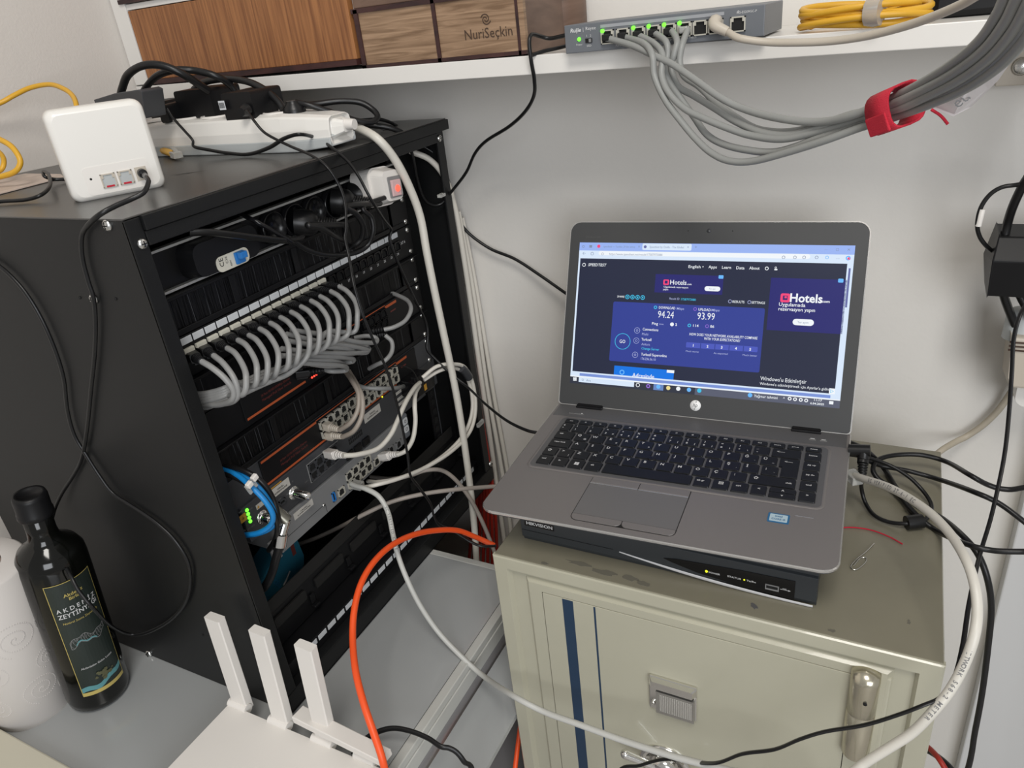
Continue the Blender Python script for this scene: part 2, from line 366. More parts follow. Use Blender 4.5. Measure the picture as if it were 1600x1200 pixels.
# ================================================================== NETWORK SWITCH ON THE SHELF
YS = 0.376
sL, sR = px(882.5, 60, y=YS).x, px(1195, 30, y=YS).x
szb = shelf_top(0.33)+0.0005; SH = 0.0262
tz = lambda x: szb+0.0
t = thing('network_switch', 'grey metal network switch with green port lights on the shelf edge', 'network switch', ((sL+sR)/2, YS+0.05, szb))
MB().box(sL, sR, YS, YS+0.1, szb, szb+SH).build('housing', swgrey, t, bevel=0.0008)
def face_y(y): return frame_m((0, y, 0), (1, 0, 0), (0, 0, 1))     # local x->X, y->Z, z->-Y
def jack(parent, M, w_, h_, name='port', m=None, dark=None, tabtop=True, depth=0.0022):
    mb = MB(M); b_ = 0.0011
    mb.box(-w_/2, w_/2, h_/2-b_, h_/2, 0, depth); mb.box(-w_/2, w_/2, -h_/2, -h_/2+b_, 0, depth)
    mb.box(-w_/2, -w_/2+b_, -h_/2, h_/2, 0, depth); mb.box(w_/2-b_, w_/2, -h_/2, h_/2, 0, depth)
    s_ = 1 if tabtop else -1
    k = h_*0.24
    mb.box(-w_/2+b_, -w_*0.29, s_*(h_/2-b_)-(k if s_ > 0 else 0), s_*(h_/2-b_)+(0 if s_ > 0 else k), 0, depth*0.9)
    mb.box(w_*0.29, w_/2-b_, s_*(h_/2-b_)-(k if s_ > 0 else 0), s_*(h_/2-b_)+(0 if s_ > 0 else k), 0, depth*0.9)
    mb.box(-w_/2+b_, w_/2-b_, -h_/2+b_, h_/2-b_, 0.0001, 0.0003, 1)
    return mb.build(name, [m or portm, dark or hole], parent)
pz = szb+SH*0.50; pw_ = px(961, 60, y=YS).x-px(939, 60, y=YS).x
pxs_ = []
for k in range(8): pxs_.append(px(950+24.1*k, 60-2.0*k, y=YS).x)
pxs_.append(px(1153.5, 33, y=YS).x)
for i, x in enumerate(pxs_):
    jack(t, face_y(YS) @ Matrix.Translation((x, pz-0.001, 0)), pw_*0.92, 0.0128, 'port')
mb = MB(face_y(YS)); mb.box(pxs_[0]-pw_*0.5, pxs_[7]+pw_*0.5, szb+SH*0.79, szb+SH*0.90, 0.0002, 0.0004)
mb.build('number_strip', mat('strip_grey', (0.30, 0.31, 0.33), 0.5), t)
mb = MB(face_y(YS-0.0004))
mb.text('Ruijie', sL+0.0125, szb+0.0208, 0, 0.0052, 0, 0.02, shear=0.2); mb.text('|', sL+0.0205, szb+0.021, 0, 0.0045); mb.text('Reyee', sL+0.0285, szb+0.0214, 0, 0.0045)
mb.text('Power', sL+0.0155, szb+0.0075, 0, 0.0025); mb.text('1   2', sL+0.026, szb+0.0148, 0, 0.003); mb.text('LED', sL+0.026, szb+0.0058, 0, 0.0028)
mb.text('Ports 1-8 PoE+', sL+0.062, szb+0.0035, 0, 0.0026); mb.text('9-port Gigabit PoE Switch', sR-0.075, szb+0.0045, 0, 0.0026); mb.text('RG-ES209GC-P', sR-0.016, szb+0.0215, 0, 0.0028); mb.text('9', pxs_[8], szb+0.0222, 0, 0.003)
mb.build('print', ink_w, t)
mb = MB(face_y(YS)); mb.box(sL+0.0225, sL+0.0295, szb+0.0085, szb+0.0125, 0, 0.0012); mb.box(sL+0.0265, sL+0.029, szb+0.009, szb+0.012, 0.001, 0.0022, 1)
mb.build('slide_switch', [hole, ink_g], t)
lm = MB(face_y(YS)); lm.lathe([(0.0019, 0), (0.0016, 0.0012), (0.0, 0.0015)], 12, 0, Matrix.Translation((sL+0.0155, szb+0.0125, 0))); lm.build('power_light', led_g, t)
for k in (0, 2, 3, 4, 5):
    lm = MB(face_y(YS)); lm.lathe([(0.0019, 0.001), (0.0018, 0.0028), (0.0, 0.0033)], 12, 0, Matrix.Translation((pxs_[k]-pw_*0.33, pz+0.0048, 0))); lm.build('port_light', led_g, t)

# six grey cables from the switch, strapped together, leaving at the upper right
mid = {0: [(957, 62, .37), (990, 72, .355), (1020, 86, .34), (1050, 100, .33), (1087, 125, .315), (1125, 152, .30), (1162, 170, .29), (1212, 184, .27), (1275, 191, .25), (1330, 181, .23)],
 1: [(982, 60, .37), (1006, 68, .35), (1019, 86, .335), (1023, 120, .33), (1040, 157, .32), (1062, 187, .31), (1087, 217, .30), (1110, 238, .29), (1138, 251, .28), (1175, 252, .27), (1230, 238, .255), (1290, 219, .24), (1345, 199, .23)],
 2: [(1001, 57, .37), (1022, 68, .355), (1035, 86, .34), (1034, 118, .33), (1045, 145, .32), (1070, 170, .31), (1100, 185, .30), (1137, 200, .29), (1175, 212, .28), (1225, 217, .265), (1287, 203, .25), (1340, 186, .235)],
 3: [(1025, 53, .37), (1041, 66, .355), (1043, 87, .35), (1038, 107, .345), (1047, 130, .34), (1066, 158, .33), (1085, 184, .32), (1103, 209, .31), (1127, 224, .30), (1165, 234, .285), (1215, 237, .27), (1280, 216, .25), (1342, 195, .235)],
 4: [(1050, 49, .37), (1058, 65, .355), (1053, 85, .35), (1049, 108, .35), (1060, 135, .34), (1085, 150, .33), (1118, 170, .315), (1150, 190, .30), (1190, 207, .28), (1235, 211, .265), (1290, 196, .25), (1342, 180, .235)],
 5: [(1074, 47, .37), (1066, 70, .355), (1062, 95, .35), (1068, 118, .345), (1092, 135, .335), (1118, 160, .32), (1148, 182, .305), (1185, 202, .29), (1235, 206, .27), (1290, 192, .255), (1340, 177, .24)]}
strapc = [(1395, 168), (1450, 144), (1500, 117), (1545, 83), (1580, 40), (1604, -5)]
strn = [(-.35, -.94), (-.42, -.9), (-.5, -.86), (-.6, -.8), (-.75, -.66), (-.8, -.6)]
offs = {0: (1.25, .000), 4: (.45, -.004), 2: (.1, .004), 5: (-.35, -.004), 3: (-.85, .002), 1: (-1.35, .000)}
names6 = ['first', 'second', 'third', 'fourth', 'fifth', 'sixth']
for k in range(6):
    P = [(pxs_[k], YS-0.004, pz-0.002)] + [px(u, v, y=yy) for u, v, yy in mid[k]]
    o_, dy = offs[k]
    for i, (u, v) in enumerate(strapc):
        s_ = (11, 14, 17, 19, 22, 24)[i]; yy = (.215, .185, .15, .11, .065, .02)[i]+dy*1.2
        P.append(px(u+strn[i][0]*o_*s_, v+strn[i][1]*o_*s_, y=yy))
    d_ = (P[-1]-P[-2]).normalized()
    P = on(P, d_*0.06, d_*0.05+Vector((0.03, 0, 0.03)), (0.12, 0.03, 0.03), (0.25, 0.20, 0.0), (0.20, 0.20, -0.06-0.001*o_))
    c_ = thing('network_cable', names6[k].capitalize()+' grey cable from the left in the shelf network switch, held by the red strap', 'cable', (pxs_[k], YS, pz), group='grey cables from the shelf switch')
    MB().tube(P, 0.0031, 9).build('jacket', c_grey, c_)
    MB().box(pxs_[k]-0.0040, pxs_[k]+0.0040, YS-0.008, YS-0.0005, pz-0.0042, pz+0.0018).build('plug', hole if k != 5 else clear_m, c_, bevel=0.0012)
# red strap
sc_ = px(1395, 168, y=0.215); tdir = (px(1450, 144, y=0.185)-px(1350, 184, y=0.235)).normalized()
v1 = (px(1391, 140, y=0.215)-px(1402, 199, y=0.215)); hh = v1.length/2*0.98; v1.normalize(); v2 = tdir.cross(v1).normalized()
cc = (px(1391, 140, y=0.215)+px(1402, 199, y=0.215))/2
mb = MB(); rr = []
for tt in (-1, 1):
    rr.append([tuple(cc+tdir*0.0122*tt+tdir*0.001+v1*hh*math.copysign(abs(math.cos(2*PI*j/20))**0.7, math.cos(2*PI*j/20))+v2*0.0130*math.copysign(abs(math.sin(2*PI*j/20))**0.55, math.sin(2*PI*j/20))) for j in range(20)])
mb.rings(rr, 0, False)
rr = [[tuple(p_*1.0+((cc-Vector(p_))*0.10 if False else Vector())) for p_ in map(Vector, r)] for r in rr]
st = mb.build('cable_strap', strap_m)
sm = st.modifiers.new('solid', 'SOLIDIFY'); sm.thickness = 0.0016; sm.offset = 1
tag(st, 'red hook and loop strap wrapped round the grey cable bundle', 'cable strap')
fwd = (CAM-cc).normalized()
mb = MB(frame_m(cc-v1*hh*0.62+v2*(0.0145 if v2.dot(fwd) > 0 else -0.0145), tdir, ez=v2*(1 if v2.dot(fwd) > 0 else -1)))
mb.box(-0.010, 0.0115, -0.005, 0.008, -0.001, 0.0012)
WM[st.name] = Matrix.Translation(st.location)
mb.build('strap_end', strap_m, st, bevel=0.001)

P = [(pxs_[7], YS-0.002, pz)]+[px(u, v, y=yy) for u, v, yy in [(1137, 50, .36), (1156, 60, .35), (1200, 66, .35), (1250, 66.5, .345), (1300, 64, .34), (1350, 57, .33), (1400, 45, .315), (1450, 29, .295), (1500, 8, .27), (1535, -12, .25)]]
d_ = (P[-1]-P[-2]).normalized()
P = on(P, d_*0.05, d_*0.03+Vector((0.05, 0.02, -0.01)), (0.15, 0.09, -0.035), (0.2, 0.06, -0.012))
c_ = thing('network_cable', 'beige cable plugged into the shelf network switch and running right along the shelf edge', 'cable', (pxs_[7], YS, pz))
MB().tube(P, 0.0033, 10).build('jacket', c_beige, c_)
mb = MB(); bp_ = px(1125, 38, y=YS-0.01); mb.tube([(pxs_[7], YS, pz+0.0015), (pxs_[7]+0.0005, YS-0.006, pz+0.003), (pxs_[7]+0.002, YS-0.013, pz+0.0), P[1]], (0.0072, 0.0042), 10, 0, 5); mb.build('boot', beige, c_)

# yellow coil and black case
cc = px(1346, 22, z=shelf_top(0.5)+0.011); cc.y = min(cc.y, 0.50)
P = []
for i in range(0, 5*16+6):
    a_ = i/16*2*PI; k = i/16
    P.append((cc.x+math.cos(a_+2.6)*(0.050-0.005*math.sin(k*3.1)), cc.y+math.sin(a_+2.6)*(0.030-0.003*math.cos(k*2.3)), cc.z-0.007+0.0028*k+0.0025*math.sin(a_*1.5+k)))
t = thing('coiled_cable', 'coil of yellow network cable with a clear tie on the shelf', 'cable', (cc.x, cc.y, shelf_top(cc.x)))
MB().tube(P, 0.0030, 8, 0, 3).build('jacket', c_yel, t)
mb = MB(Matrix.Translation((cc.x+0.012, cc.y-0.030, cc.z+0.002)) @ Matrix.Rotation(PI/2, 4, 'Y') @ Matrix.Rotation(0.3, 4, 'X')); mb.lathe([(0.0112, -0.006), (0.012, 0), (0.0112, 0.006)], 14); mb.build('tie', clear_m, t)
b0 = px(1452, 32, z=shelf_top(0.58)); 
mb = MB(); mb.box(b0.x, b0.x+0.26, 0.45, 0.53, shelf_top(0.6), shelf_top(0.6)+0.045)
t = thing('black_case', 'black plastic case at the right end of the shelf', 'case', (b0.x+0.13, 0.49, shelf_top(0.7)))
mb.build('body', blk2, t, bevel=0.006)
MB().box(b0.x+0.02, b0.x+0.24, 0.449, 0.4505, shelf_top(0.6)+0.02, shelf_top(0.6)+0.022).build('seam', blkg, t)

# paper tag on the bundle with a red stroke
mb = MB(); pp = [(1452, 167, .19), (1490, 181, .19), (1517, 167, .185), (1560, 125, .15), (1601, 66, .11), (1580, 40, .10), (1530, 100, .13)]
q0 = [px(u, v, y=yy+0.02) for u, v, yy in pp]; nn = (q0[1]-q0[0]).cross(q0[3]-q0[0]).normalized()*0.0004
mb.add([tuple(p-nn) for p in q0]+[tuple(p+nn) for p in q0], [tuple(range(7)), tuple(range(7, 14))[::-1]]+[(i, (i+1) % 7, 7+(i+1) % 7, 7+i) for i in range(7)])
t = thing('paper_tag', 'white paper tag hanging behind the grey cable bundle', 'tag', q0[1])
pt = mb.build('paper', paper, t)
ex_ = (q0[3]-q0[1]).normalized(); ez_ = (CAM-q0[1]).normalized(); ey_ = ez_.cross(ex_)
mb = MB(frame_m(px(1502, 156, y=.19)+ez_*0.002, ex_, ez=ez_)); mb.text('eu', 0, 0, 0, 0.010, 0); mb.build('print', ink_g, pt)
MB().tube([px(1455, 171, y=.205), px(1470, 181, y=.205), px(1481, 194, y=.205)], 0.0011, 6).build('red_thread', strap_m, t)
# ================================================================== RACK CABINET
RW, RH, RD = 0.5, 0.5835, 0.462
rack = thing('rack_cabinet', 'black open-front server rack cabinet full of network equipment', 'rack cabinet', (-0.23, 0.25, 0.0))
mb = MB(); mb.box(-RD, -0.0008, 0, 0.0015, 0, RH-0.001); mb.build('side_panel', blk, rack, bevel=0.0006)
MB().box(-RD, -0.0008, RW-0.0015, RW, 0, RH-0.001).build('side_panel', blk, rack, bevel=0.0006)
MB().box(-RD, -RD+0.0015, 0.0016, RW-0.0016, 0.001, RH-0.002).build('back_panel', blk2, rack)
mb = MB(); mb.box(-RD, 0.0, -0.001, RW+0.012, RH-0.0015, RH)
mb.build('top_cover', blk_top, rack, bevel=0.0008)
mb = MB(frame_m((0, 0, 0), (0, 1, 0), (0, 0, 1)))     # beam profile swept along the front: local x=Y, y=Z, z=X
mb.M = facing_x(0, 0, 0)
mb.box(0.0155, RW+0.012, RH-0.014, RH-0.0012, -0.002, 0.0035); mb.box(0.0155, RW-0.0165, 0.5565, RH-0.0145, -0.004, 0.0012)
mb.build('top_beam', blk, rack, bevel=0.0007)
MB().box(-RD+0.002, 0, 0.0016, RW-0.0016, 0.0008, 0.0025).build('bottom_panel', blk2, rack)
mb = MB(facing_x(0, 0, 0)); mb.box(0.0, RW+0.008, 0.0, 0.026, -0.022, 0.0); mb.build('bottom_sill', blk, rack, bevel=0.0012)
p1 = MB(facing_x(0, 0, 0)).box(0.0, 0.0155, 0.0265, RH-0.002, -0.0035, 0.0).build('front_post', blk, rack, bevel=0.0008)
p2 = MB(facing_x(0, 0, 0)).box(RW-0.0165, RW, 0.0265, RH-0.002, -0.0035, 0.0).build('front_post', blk, rack, bevel=0.0008)
MB(facing_x(0, 0, 0)).box(0.004, 0.0055, 0.03, 0.555, -0.044, -0.004).build('side_channel', blk2, rack)
for y in (0.020, 0.4235):
    rm = MB(facing_x(XS-0.0062, 0, 0)); w_ = 0.0185
    rm.box(y, y+w_, 0.003, 0.552, -0.002, 0)
    for k in range(34):
        zz = 0.02+k*0.0155; rm.box(y+w_*0.3, y+w_*0.75, zz, zz+0.009, 0, 0.0004, 1)
    rm.box(y+w_-0.001, y+w_, 0.003, 0.552, -0.001, 0.0012, 2)
    rm.build('mounting_rail', [blk2, hole, dkgrey], rack)
MB(facing_x(0, 0, 0)).box(0.4425, 0.484, 0.027, 0.555, -0.05, -0.046).build('inner_plate', blk, rack)
def screw(M, parent, r=0.0042, name='screw', m=None):
    s_ = MB(M); s_.lathe([(r, 0), (r*0.98, r*0.22), (r*0.7, r*0.5), (r*0.3, r*0.62), (0.0, r*0.64)], 14)
    s_.box(-r*0.55, r*0.55, -r*0.1, r*0.1, r*0.5, r*0.66, 1); s_.box(-r*0.1, r*0.1, -r*0.55, r*0.55, r*0.5, r*0.66, 1)
    return s_.build(name, [m or screw_m, hole], parent)
for (u, v) in ((222, 381), (686, 216), (766, 725)):
    p = px(u, v, x=0.0); screw(facing_x(0.0003, p.y, p.z), rack, 0.0048)
for (u, v) in ((168.5, 352), (147, 467), (233, 1021)):
    p = px(u, v, y=0.0); screw(frame_m((p.x, -0.0002, p.z), (1, 0, 0), (0, 0, 1)), rack, 0.0050)
for (u, v) in ((317, 992), (125, 465), (181, 467)):
    p = px(u, v, y=0.0); MB(frame_m((p.x, -0.0004, p.z), (1, 0, 0), (0, 0, 1))).lathe([(0.0016, 0), (0.001, 0.0006), (0, 0.0006)], 10).build('panel_hole', hole, rack)

U0 = 0.4985; UP_ = 0.04193
def utop(k): return U0-(k-1)*UP_
YA, YB2 = 0.0065, 0.4415           # panel ears
def ear_screws(t, k, x=XS, both=True):
    for h in (0.0061, 0.036):
        for y in (0.0125, 0.4335):
            screw(facing_x(x+0.0002, y, utop(k)-h), t, 0.0040)
def chassis(t, k, m, depth=0.2, ear=0.002, y0=0.022, y1=0.424, x=XS, name='chassis'):
    z1 = utop(k)-0.0005; z0 = z1-UP_+0.001
    mb = MB(facing_x(x, 0, 0)); mb.box(YA, YB2, z0, z1, -ear, 0)
    mb.build('faceplate', m, t, bevel=0.0005)
    MB(facing_x(x, 0, 0)).box(y0+0.02, y1-0.004, z0+0.001, z1-0.001, -depth, -ear-0.0001).build(name, blk2, t)
    return z0, z1

# ---- power distribution unit
t = thing('power_strip', 'black rack power unit with grey edge strips and a blue breaker', 'power strip', (XS, 0.224, 0.499))
za, zb = 0.4995, 0.5415
mb = MB(facing_x(XS, 0, 0)); mb.box(0.018, 0.44, za, zb, -0.044, -0.006); mb.build('housing', blk2, t, bevel=0.001)
for z_ in (za, zb-0.0026):
    MB(facing_x(XS, 0, 0)).box(0.022, 0.438, z_, z_+0.0026, -0.012, 0.0005).build('edge_strip', alu, t, bevel=0.0004)
MB(facing_x(XS-0.006, 0, 0)).prism(rrect(0.092, 0.036, 0.012, 5, 0.116, 0.5205), -0.001, 0.019, 0, 0.004).build('breaker_housing', blk2, t, bevel=0.0008)
lab = MB(facing_x(XS+0.0132, 0, 0)).prism(rrect(0.043, 0.0152, 0.006, 5, 0.1185, 0.5102), 0, 0.0008).build('breaker_label', lbl_y, t)
mb = MB(facing_x(XS+0.0143, 0, 0)); mb.text('CE', 0.1035, 0.512, 0, 0.0075, 0, rot=PI/2); mb.text('C16', 0.110, 0.5125, 0, 0.0042, 0, rot=PI/2); mb.text('400V', 0.1145, 0.508, 0, 0.003, 0, rot=PI/2); mb.build('print', ink_k, lab)
mb = MB(facing_x(XS+0.0142, 0, 0)); mb.box(0.1200, 0.1315, 0.5045, 0.5165, 0, 0.003); mb.box(0.1215, 0.130, 0.510, 0.5165, 0.003, 0.009); mb.build('breaker_toggle', mat('blue_toggle', (0.02, 0.17, 0.5), 0.35), t, bevel=0.0006)
sy = [0.195, 0.229, 0.263, 0.298, 0.333, 0.367, 0.401]
for y in sy:
    mb = MB(facing_x(XS-0.0058, y, 0.5205)); mb.lathe([(0.0178, 0), (0.0178, 0.008), (0.0160, 0.009), (0.0158, 0.001), (0.0, 0.001)], 26)
    for a_ in (0.5, -0.5): mb.lathe([(0.0024, 0.0012), (0.0, 0.0013)], 10, 1, Matrix.Translation((0.0095*math.cos(a_), 0.0095*math.sin(a_)*2, 0)))
    mb.build('socket', [blkg, hole], t)

# plugs in the power unit
def plug(yc, zc, path, label, r=0.0034, tilt=(0.3, -0.2)):
    o = Vector((XS+0.004, yc, zc)); d = Vector((1, tilt[0], tilt[1])).normalized()
    t = thing('power_plug', label, 'plug', o)
    q = d.to_track_quat('Z', 'Y').to_matrix().to_4x4(); q.translation = o
    MB(q).lathe([(0.0150, -0.004), (0.0155, 0.006), (0.0135, 0.016), (0.009, 0.021), (0.007, 0.022)], 22).build('plug_body', blkr, t)
    pr = []
    for i in range(7): pr += [(0.0072, 0.022+i*0.0028), (0.0072, 0.0236+i*0.0028), (0.0056, 0.0238+i*0.0028), (0.0056, 0.0248+i*0.0028)]
    MB(q).lathe(pr, 14).build('strain_relief', blkr, t)
    e = o+d*0.043
    MB().tube([e-d*0.004, e+d*0.008]+path, r, 9).build('cord', blkr, t)
def rp(l): return [px(u, v, x=x) for u, v, x in l]
plug(0.229, 0.517, rp([(482, 352, .02), (500, 356, .018), (522, 368, .012), (540, 378, 0.0), (552, 388, -.02)]), 'black round plug in the rack power unit right of the cable joint', 0.0034, (0.75, -0.25))
plug(0.298, 0.524, rp([(540, 322, .02), (556, 334, .02), (567, 352, .018), (565, 372, .01), (553, 384, .0), (540, 388, -.02)]), 'black ridged plug in the rack power unit whose cord loops down over the brushes', 0.0034, (0.55, -0.2))
plug(0.333, 0.524, rp([(568, 322, .015), (580, 340, .02), (583, 362, .02), (573, 385, .012), (548, 397, .006), (510, 398, .004), (480, 390, .002), (455, 374, .004), (448, 371, .004)]), 'black plug nearest the white plug in the rack power unit', 0.0028, (0.4, -0.1))
cable('mains_cable', 'thick flat black cord crossing the rack power unit above the brushes', rp([(296, 364, -.004), (325, 363, .004), (355, 366, .008), (395, 371, .01), (430, 375, .01), (452, 376, .008), (472, 371, .004)]), 0.0045, blkr, flat=0.55)
cable('mains_cable', 'thin shiny black cord slanting down under the rack top beam', rp([(372, 333, -.03), (398, 345, 0), (425, 360, .008), (450, 375, .011), (458, 380, .01)]), 0.0024, blkg)
# white plug with red switch
o = px(600, 291, x=0.004)
t = thing('switched_plug', 'white mains plug with a glowing red rocker switch at the rack top right', 'plug', o)
q = frame_m(o, Vector((0.10, 1, 0.12)), ez=Vector((1, -0.12, 0.10))) @ Matrix.Rotation(-0.20, 4, 'Z')
MB(q).prism(rrect(0.042, 0.046, 0.012, 6), -0.034, -0.004, 0).build('plug_base', gplast if False else wplast, t, bevel=0.003)
MB(q).prism(rrect(0.037, 0.043, 0.009, 6, 0.001, 0.0), -0.004, 0.014, 0, 0.0045).build('plug_body', wplast, t, bevel=0.002)
MB(q).prism(rrect(0.0205, 0.0245, 0.001, 2, 0.003, -0.002), 0.0138, 0.0158).build('switch_frame', ink_g, t)
sw_ = MB(q @ Matrix.Rotation(0.08, 4, 'X')).box(-0.0045, 0.0105, -0.0115, 0.0075, 0.0140, 0.0182).build('rocker', mat('rocker_pink', (0.62, 0.42, 0.42), 0.25), t, bevel=0.0008)
mb = MB(q); mb.lathe([(0.0042, 0.0181), (0.0036, 0.0192), (0, 0.0194)], 16, 0, Matrix.Translation((0.004, -0.004, 0))); mb.build('lamp', led_o, sw_)

# ---- brush panels
def brush(k, label, nb=4):
    t = thing('brush_panel', label, 'brush panel', (XS, 0.224, utop(k)-UP_), group='rack brush panels')
    z1 = utop(k)-0.0006; z0 = z1-UP_+0.0012
    f = MB(facing_x(XS, 0, 0)); a0, a1 = z0+0.006, z1-0.006
    f.box(YA, YB2, a1, z1, -0.0015, 0); f.box(YA, YB2, z0, a0, -0.0015, 0); f.box(YA, YB2, z1-0.0012, z1, 0, 0.006)
    w_ = (0.405-0.028)/nb; f.box(YA, 0.028, a0, a1, -0.0015, 0); f.box(0.405, YB2, a0, a1, -0.0015, 0)
    for i in range(1, nb): f.box(0.028+w_*i-0.004, 0.028+w_*i+0.004, a0, a1, -0.0015, 0)
    f.build('faceplate', blk2, t, bevel=0.0006)
    for i in range(nb):
        ya, yb = 0.028+w_*i+0.003, 0.028+w_*(i+1)-0.003
        b_ = MB(facing_x(XS-0.003, 0, 0)); n = 70
        b_.box(ya, yb, a0-0.002, a1+0.002, -0.003, -0.001)
        for j in range(n):
            yy = ya+(yb-ya)*(j+0.5)/n; s_ = random.uniform(-0.002, 0.002)*(3 if random.random() < 0.1 else 1); xx = random.uniform(0, 0.0014)
            b_.add([(yy-0.0004, a1+0.002, xx), (yy+0.0004, a1+0.002, xx), (yy+0.0004+s_, a0-0.002, xx+0.0004), (yy-0.0004+s_, a0-0.002, xx+0.0004)], [(0, 1, 2, 3)], 1 if random.random() < 0.06 else 0)
        b_.build('bristles', [blk2, dkgrey], t)
    ear_screws(t, k)
brush(1, 'black brush panel between the rack power unit and the upper patch panel')
brush(3, 'black brush panel under the upper patch panel with grey cables arching over it')
brush(5, 'black brush panel between the two orange striped switches')

# ---- patch panels
LP = 0.01542; L0 = 0.0478
t = thing('patch_panel', 'black 24-port patch panel with white labels and grey cables near the rack top', 'patch panel', (XS, 0.224, utop(2)-UP_))
z0, z1 = chassis(t, 2, blk2, 0.08)
for i in range(24):
    y = L0+LP*i
    MB(facing_x(XS, 0, 0)).box(y-0.0068, y+0.0068, 0.4478, 0.4548, 0, 0.0012).build('label_strip', lbl_w, t, bevel=0.0004)
    if i < 14:
        MB(facing_x(XS+0.003, 0, 0)).box(y-0.0075, y+0.0047, 0.4395, 0.4442, -0.003, 0.0005).build('port_tab', lbl_y, t, bevel=0.0004)
    else:
        jack(t, facing_x(XS, y+0.0005, 0.4365), 0.0136, 0.0128, 'port', blkg, hole, depth=0.003)
mb = MB(facing_x(XS+0.0004, 0, 0))
for i in range(14, 24): mb.text(str(i+1), L0+LP*i+0.001, 0.4255, 0, 0.0046, 0, 0.01)
mb.text('CAT 6', 0.4175, 0.4370, 0, 0.0052, 0, 0.01, sx=0.95)
mb.build('print', ink_w, t)
ear_screws(t, 2)
XP = -0.014
t = thing('patch_panel', 'black patch panel with white labels at the bottom of the rack', 'patch panel', (XP, 0.224, 0.0265))
mb = MB(facing_x(XP, 0, 0)); mb.box(0.012, 0.482, 0.0265, 0.0475, -0.03, 0); mb.box(0.012, 0.482, 0.0475, 0.049, -0.03, 0.002); mb.build('faceplate', blk2, t, bevel=0.0005)
la, lb = px(480, 1008, x=XP), px(700, 770, x=XP)
n_l = 24; ya = la.y; 
# labels measured along the front
yl0 = px(403, 1100, x=XP).y+0.028; yl1 = px(757, 706, x=XP).y-0.004
for i in range(24):
    y = 0.048+(0.462-0.048)*i/23
    MB(facing_x(XP, 0, 0)).box(y-0.0073, y+0.0073, 0.0372, 0.0446, 0, 0.0010).build('label_strip', lbl_w, t, bevel=0.0004)

# ---- orange striped switches
def oswitch(k, label, ports=True):
    t = thing('rack_switch', label, 'network switch', (XS, 0.224, utop(k)-UP_), group='orange striped rack switches')
    z0, z1 = chassis(t, k, dkgrey if k == 6 else blk2, 0.22)
    zt, zb_ = (0.3700, 0.3395) if k == 4 else (0.2862, 0.2552)
    f = MB(facing_x(XS, 0, 0)); f.box(0.086, 0.400, zb_-0.001, zt+0.002, 0, 0.0022); f.build('front_bezel', blk2, t, bevel=0.0005)
    s_ = MB(facing_x(XS+0.0022, 0, 0)); s_.box(0.088, 0.182, zt-0.0022, zt+0.0006, 0, 0.0003); s_.build('stripe', orange_p, t)
    s_ = MB(facing_x(XS+0.0022, 0, 0)); s_.box(0.182, 0.352, zt+0.0004, zt+0.0014, 0, 0.0003); s_.build('stripe', orange_p, t)
    s_ = MB(facing_x(XS+0.0022, 0, 0)); s_.box(0.088, 0.345 if k == 6 else 0.182, zb_, zb_+0.0026, 0, 0.0003); s_.build('stripe', orange_p, t)
    s_ = MB(facing_x(XS+0.0022, 0, 0)); s_.box(0.352, 0.378, zt-0.004, zt-0.0005, 0, 0.0003); s_.build('stripe', orange_p, t)
    s_ = MB(facing_x(XS+0.0022, 0, 0)); s_.box(0.362, 0.374, zt-0.013, zt-0.011, 0, 0.0003); s_.build('stripe', red_p, t)
    mb = MB(facing_x(XS+0.0024, 0, 0)); mb.text('24 Port 10/100/1000Mbps Ethernet', 0.137, zb_+0.0165, 0, 0.0042, 0, 0.012, width=0.046); mb.text('Managed PoE Fiber Switch', 0.137, zb_+0.0112, 0, 0.0042, 0, 0.012, width=0.046)
    mb.build('print', red_p, t)
    n = 0
    for g in range(3):
        for c in range(4):
            y = 0.1915+g*0.0565+c*0.0134
            for r in (0, 1):
                jack(t, facing_x(XS+0.0022, y, zb_+0.0225-r*0.0128), 0.0126, 0.0118, 'port', portm if k == 6 else blkg, hole, tabtop=(r == 0), depth=0.0028); n += 1
    for i in range(3):
        y = 0.213+i*0.004
        if k == 4: MB(facing_x(XS+0.0026, y-0.02, zb_+0.0012)).lathe([(0.0012, 0), (0.001, 0.001), (0, 0.0012)], 10).build('status_light', led_r, t)
    if k == 6:
        p = px(597, 620, x=XS+.0026); MB(facing_x(XS+0.0026, p.y, p.z)).lathe([(0.0011, 0), (0.001, 0.001), (0, 0.0012)], 10).build('status_light', led_y, t)
    ear_screws(t, k)
oswitch(4, 'rack switch with orange stripes and red lights, half hidden behind the grey cables')
oswitch(6, 'rack switch with orange stripes and open metal ports, above the BNC connectors')

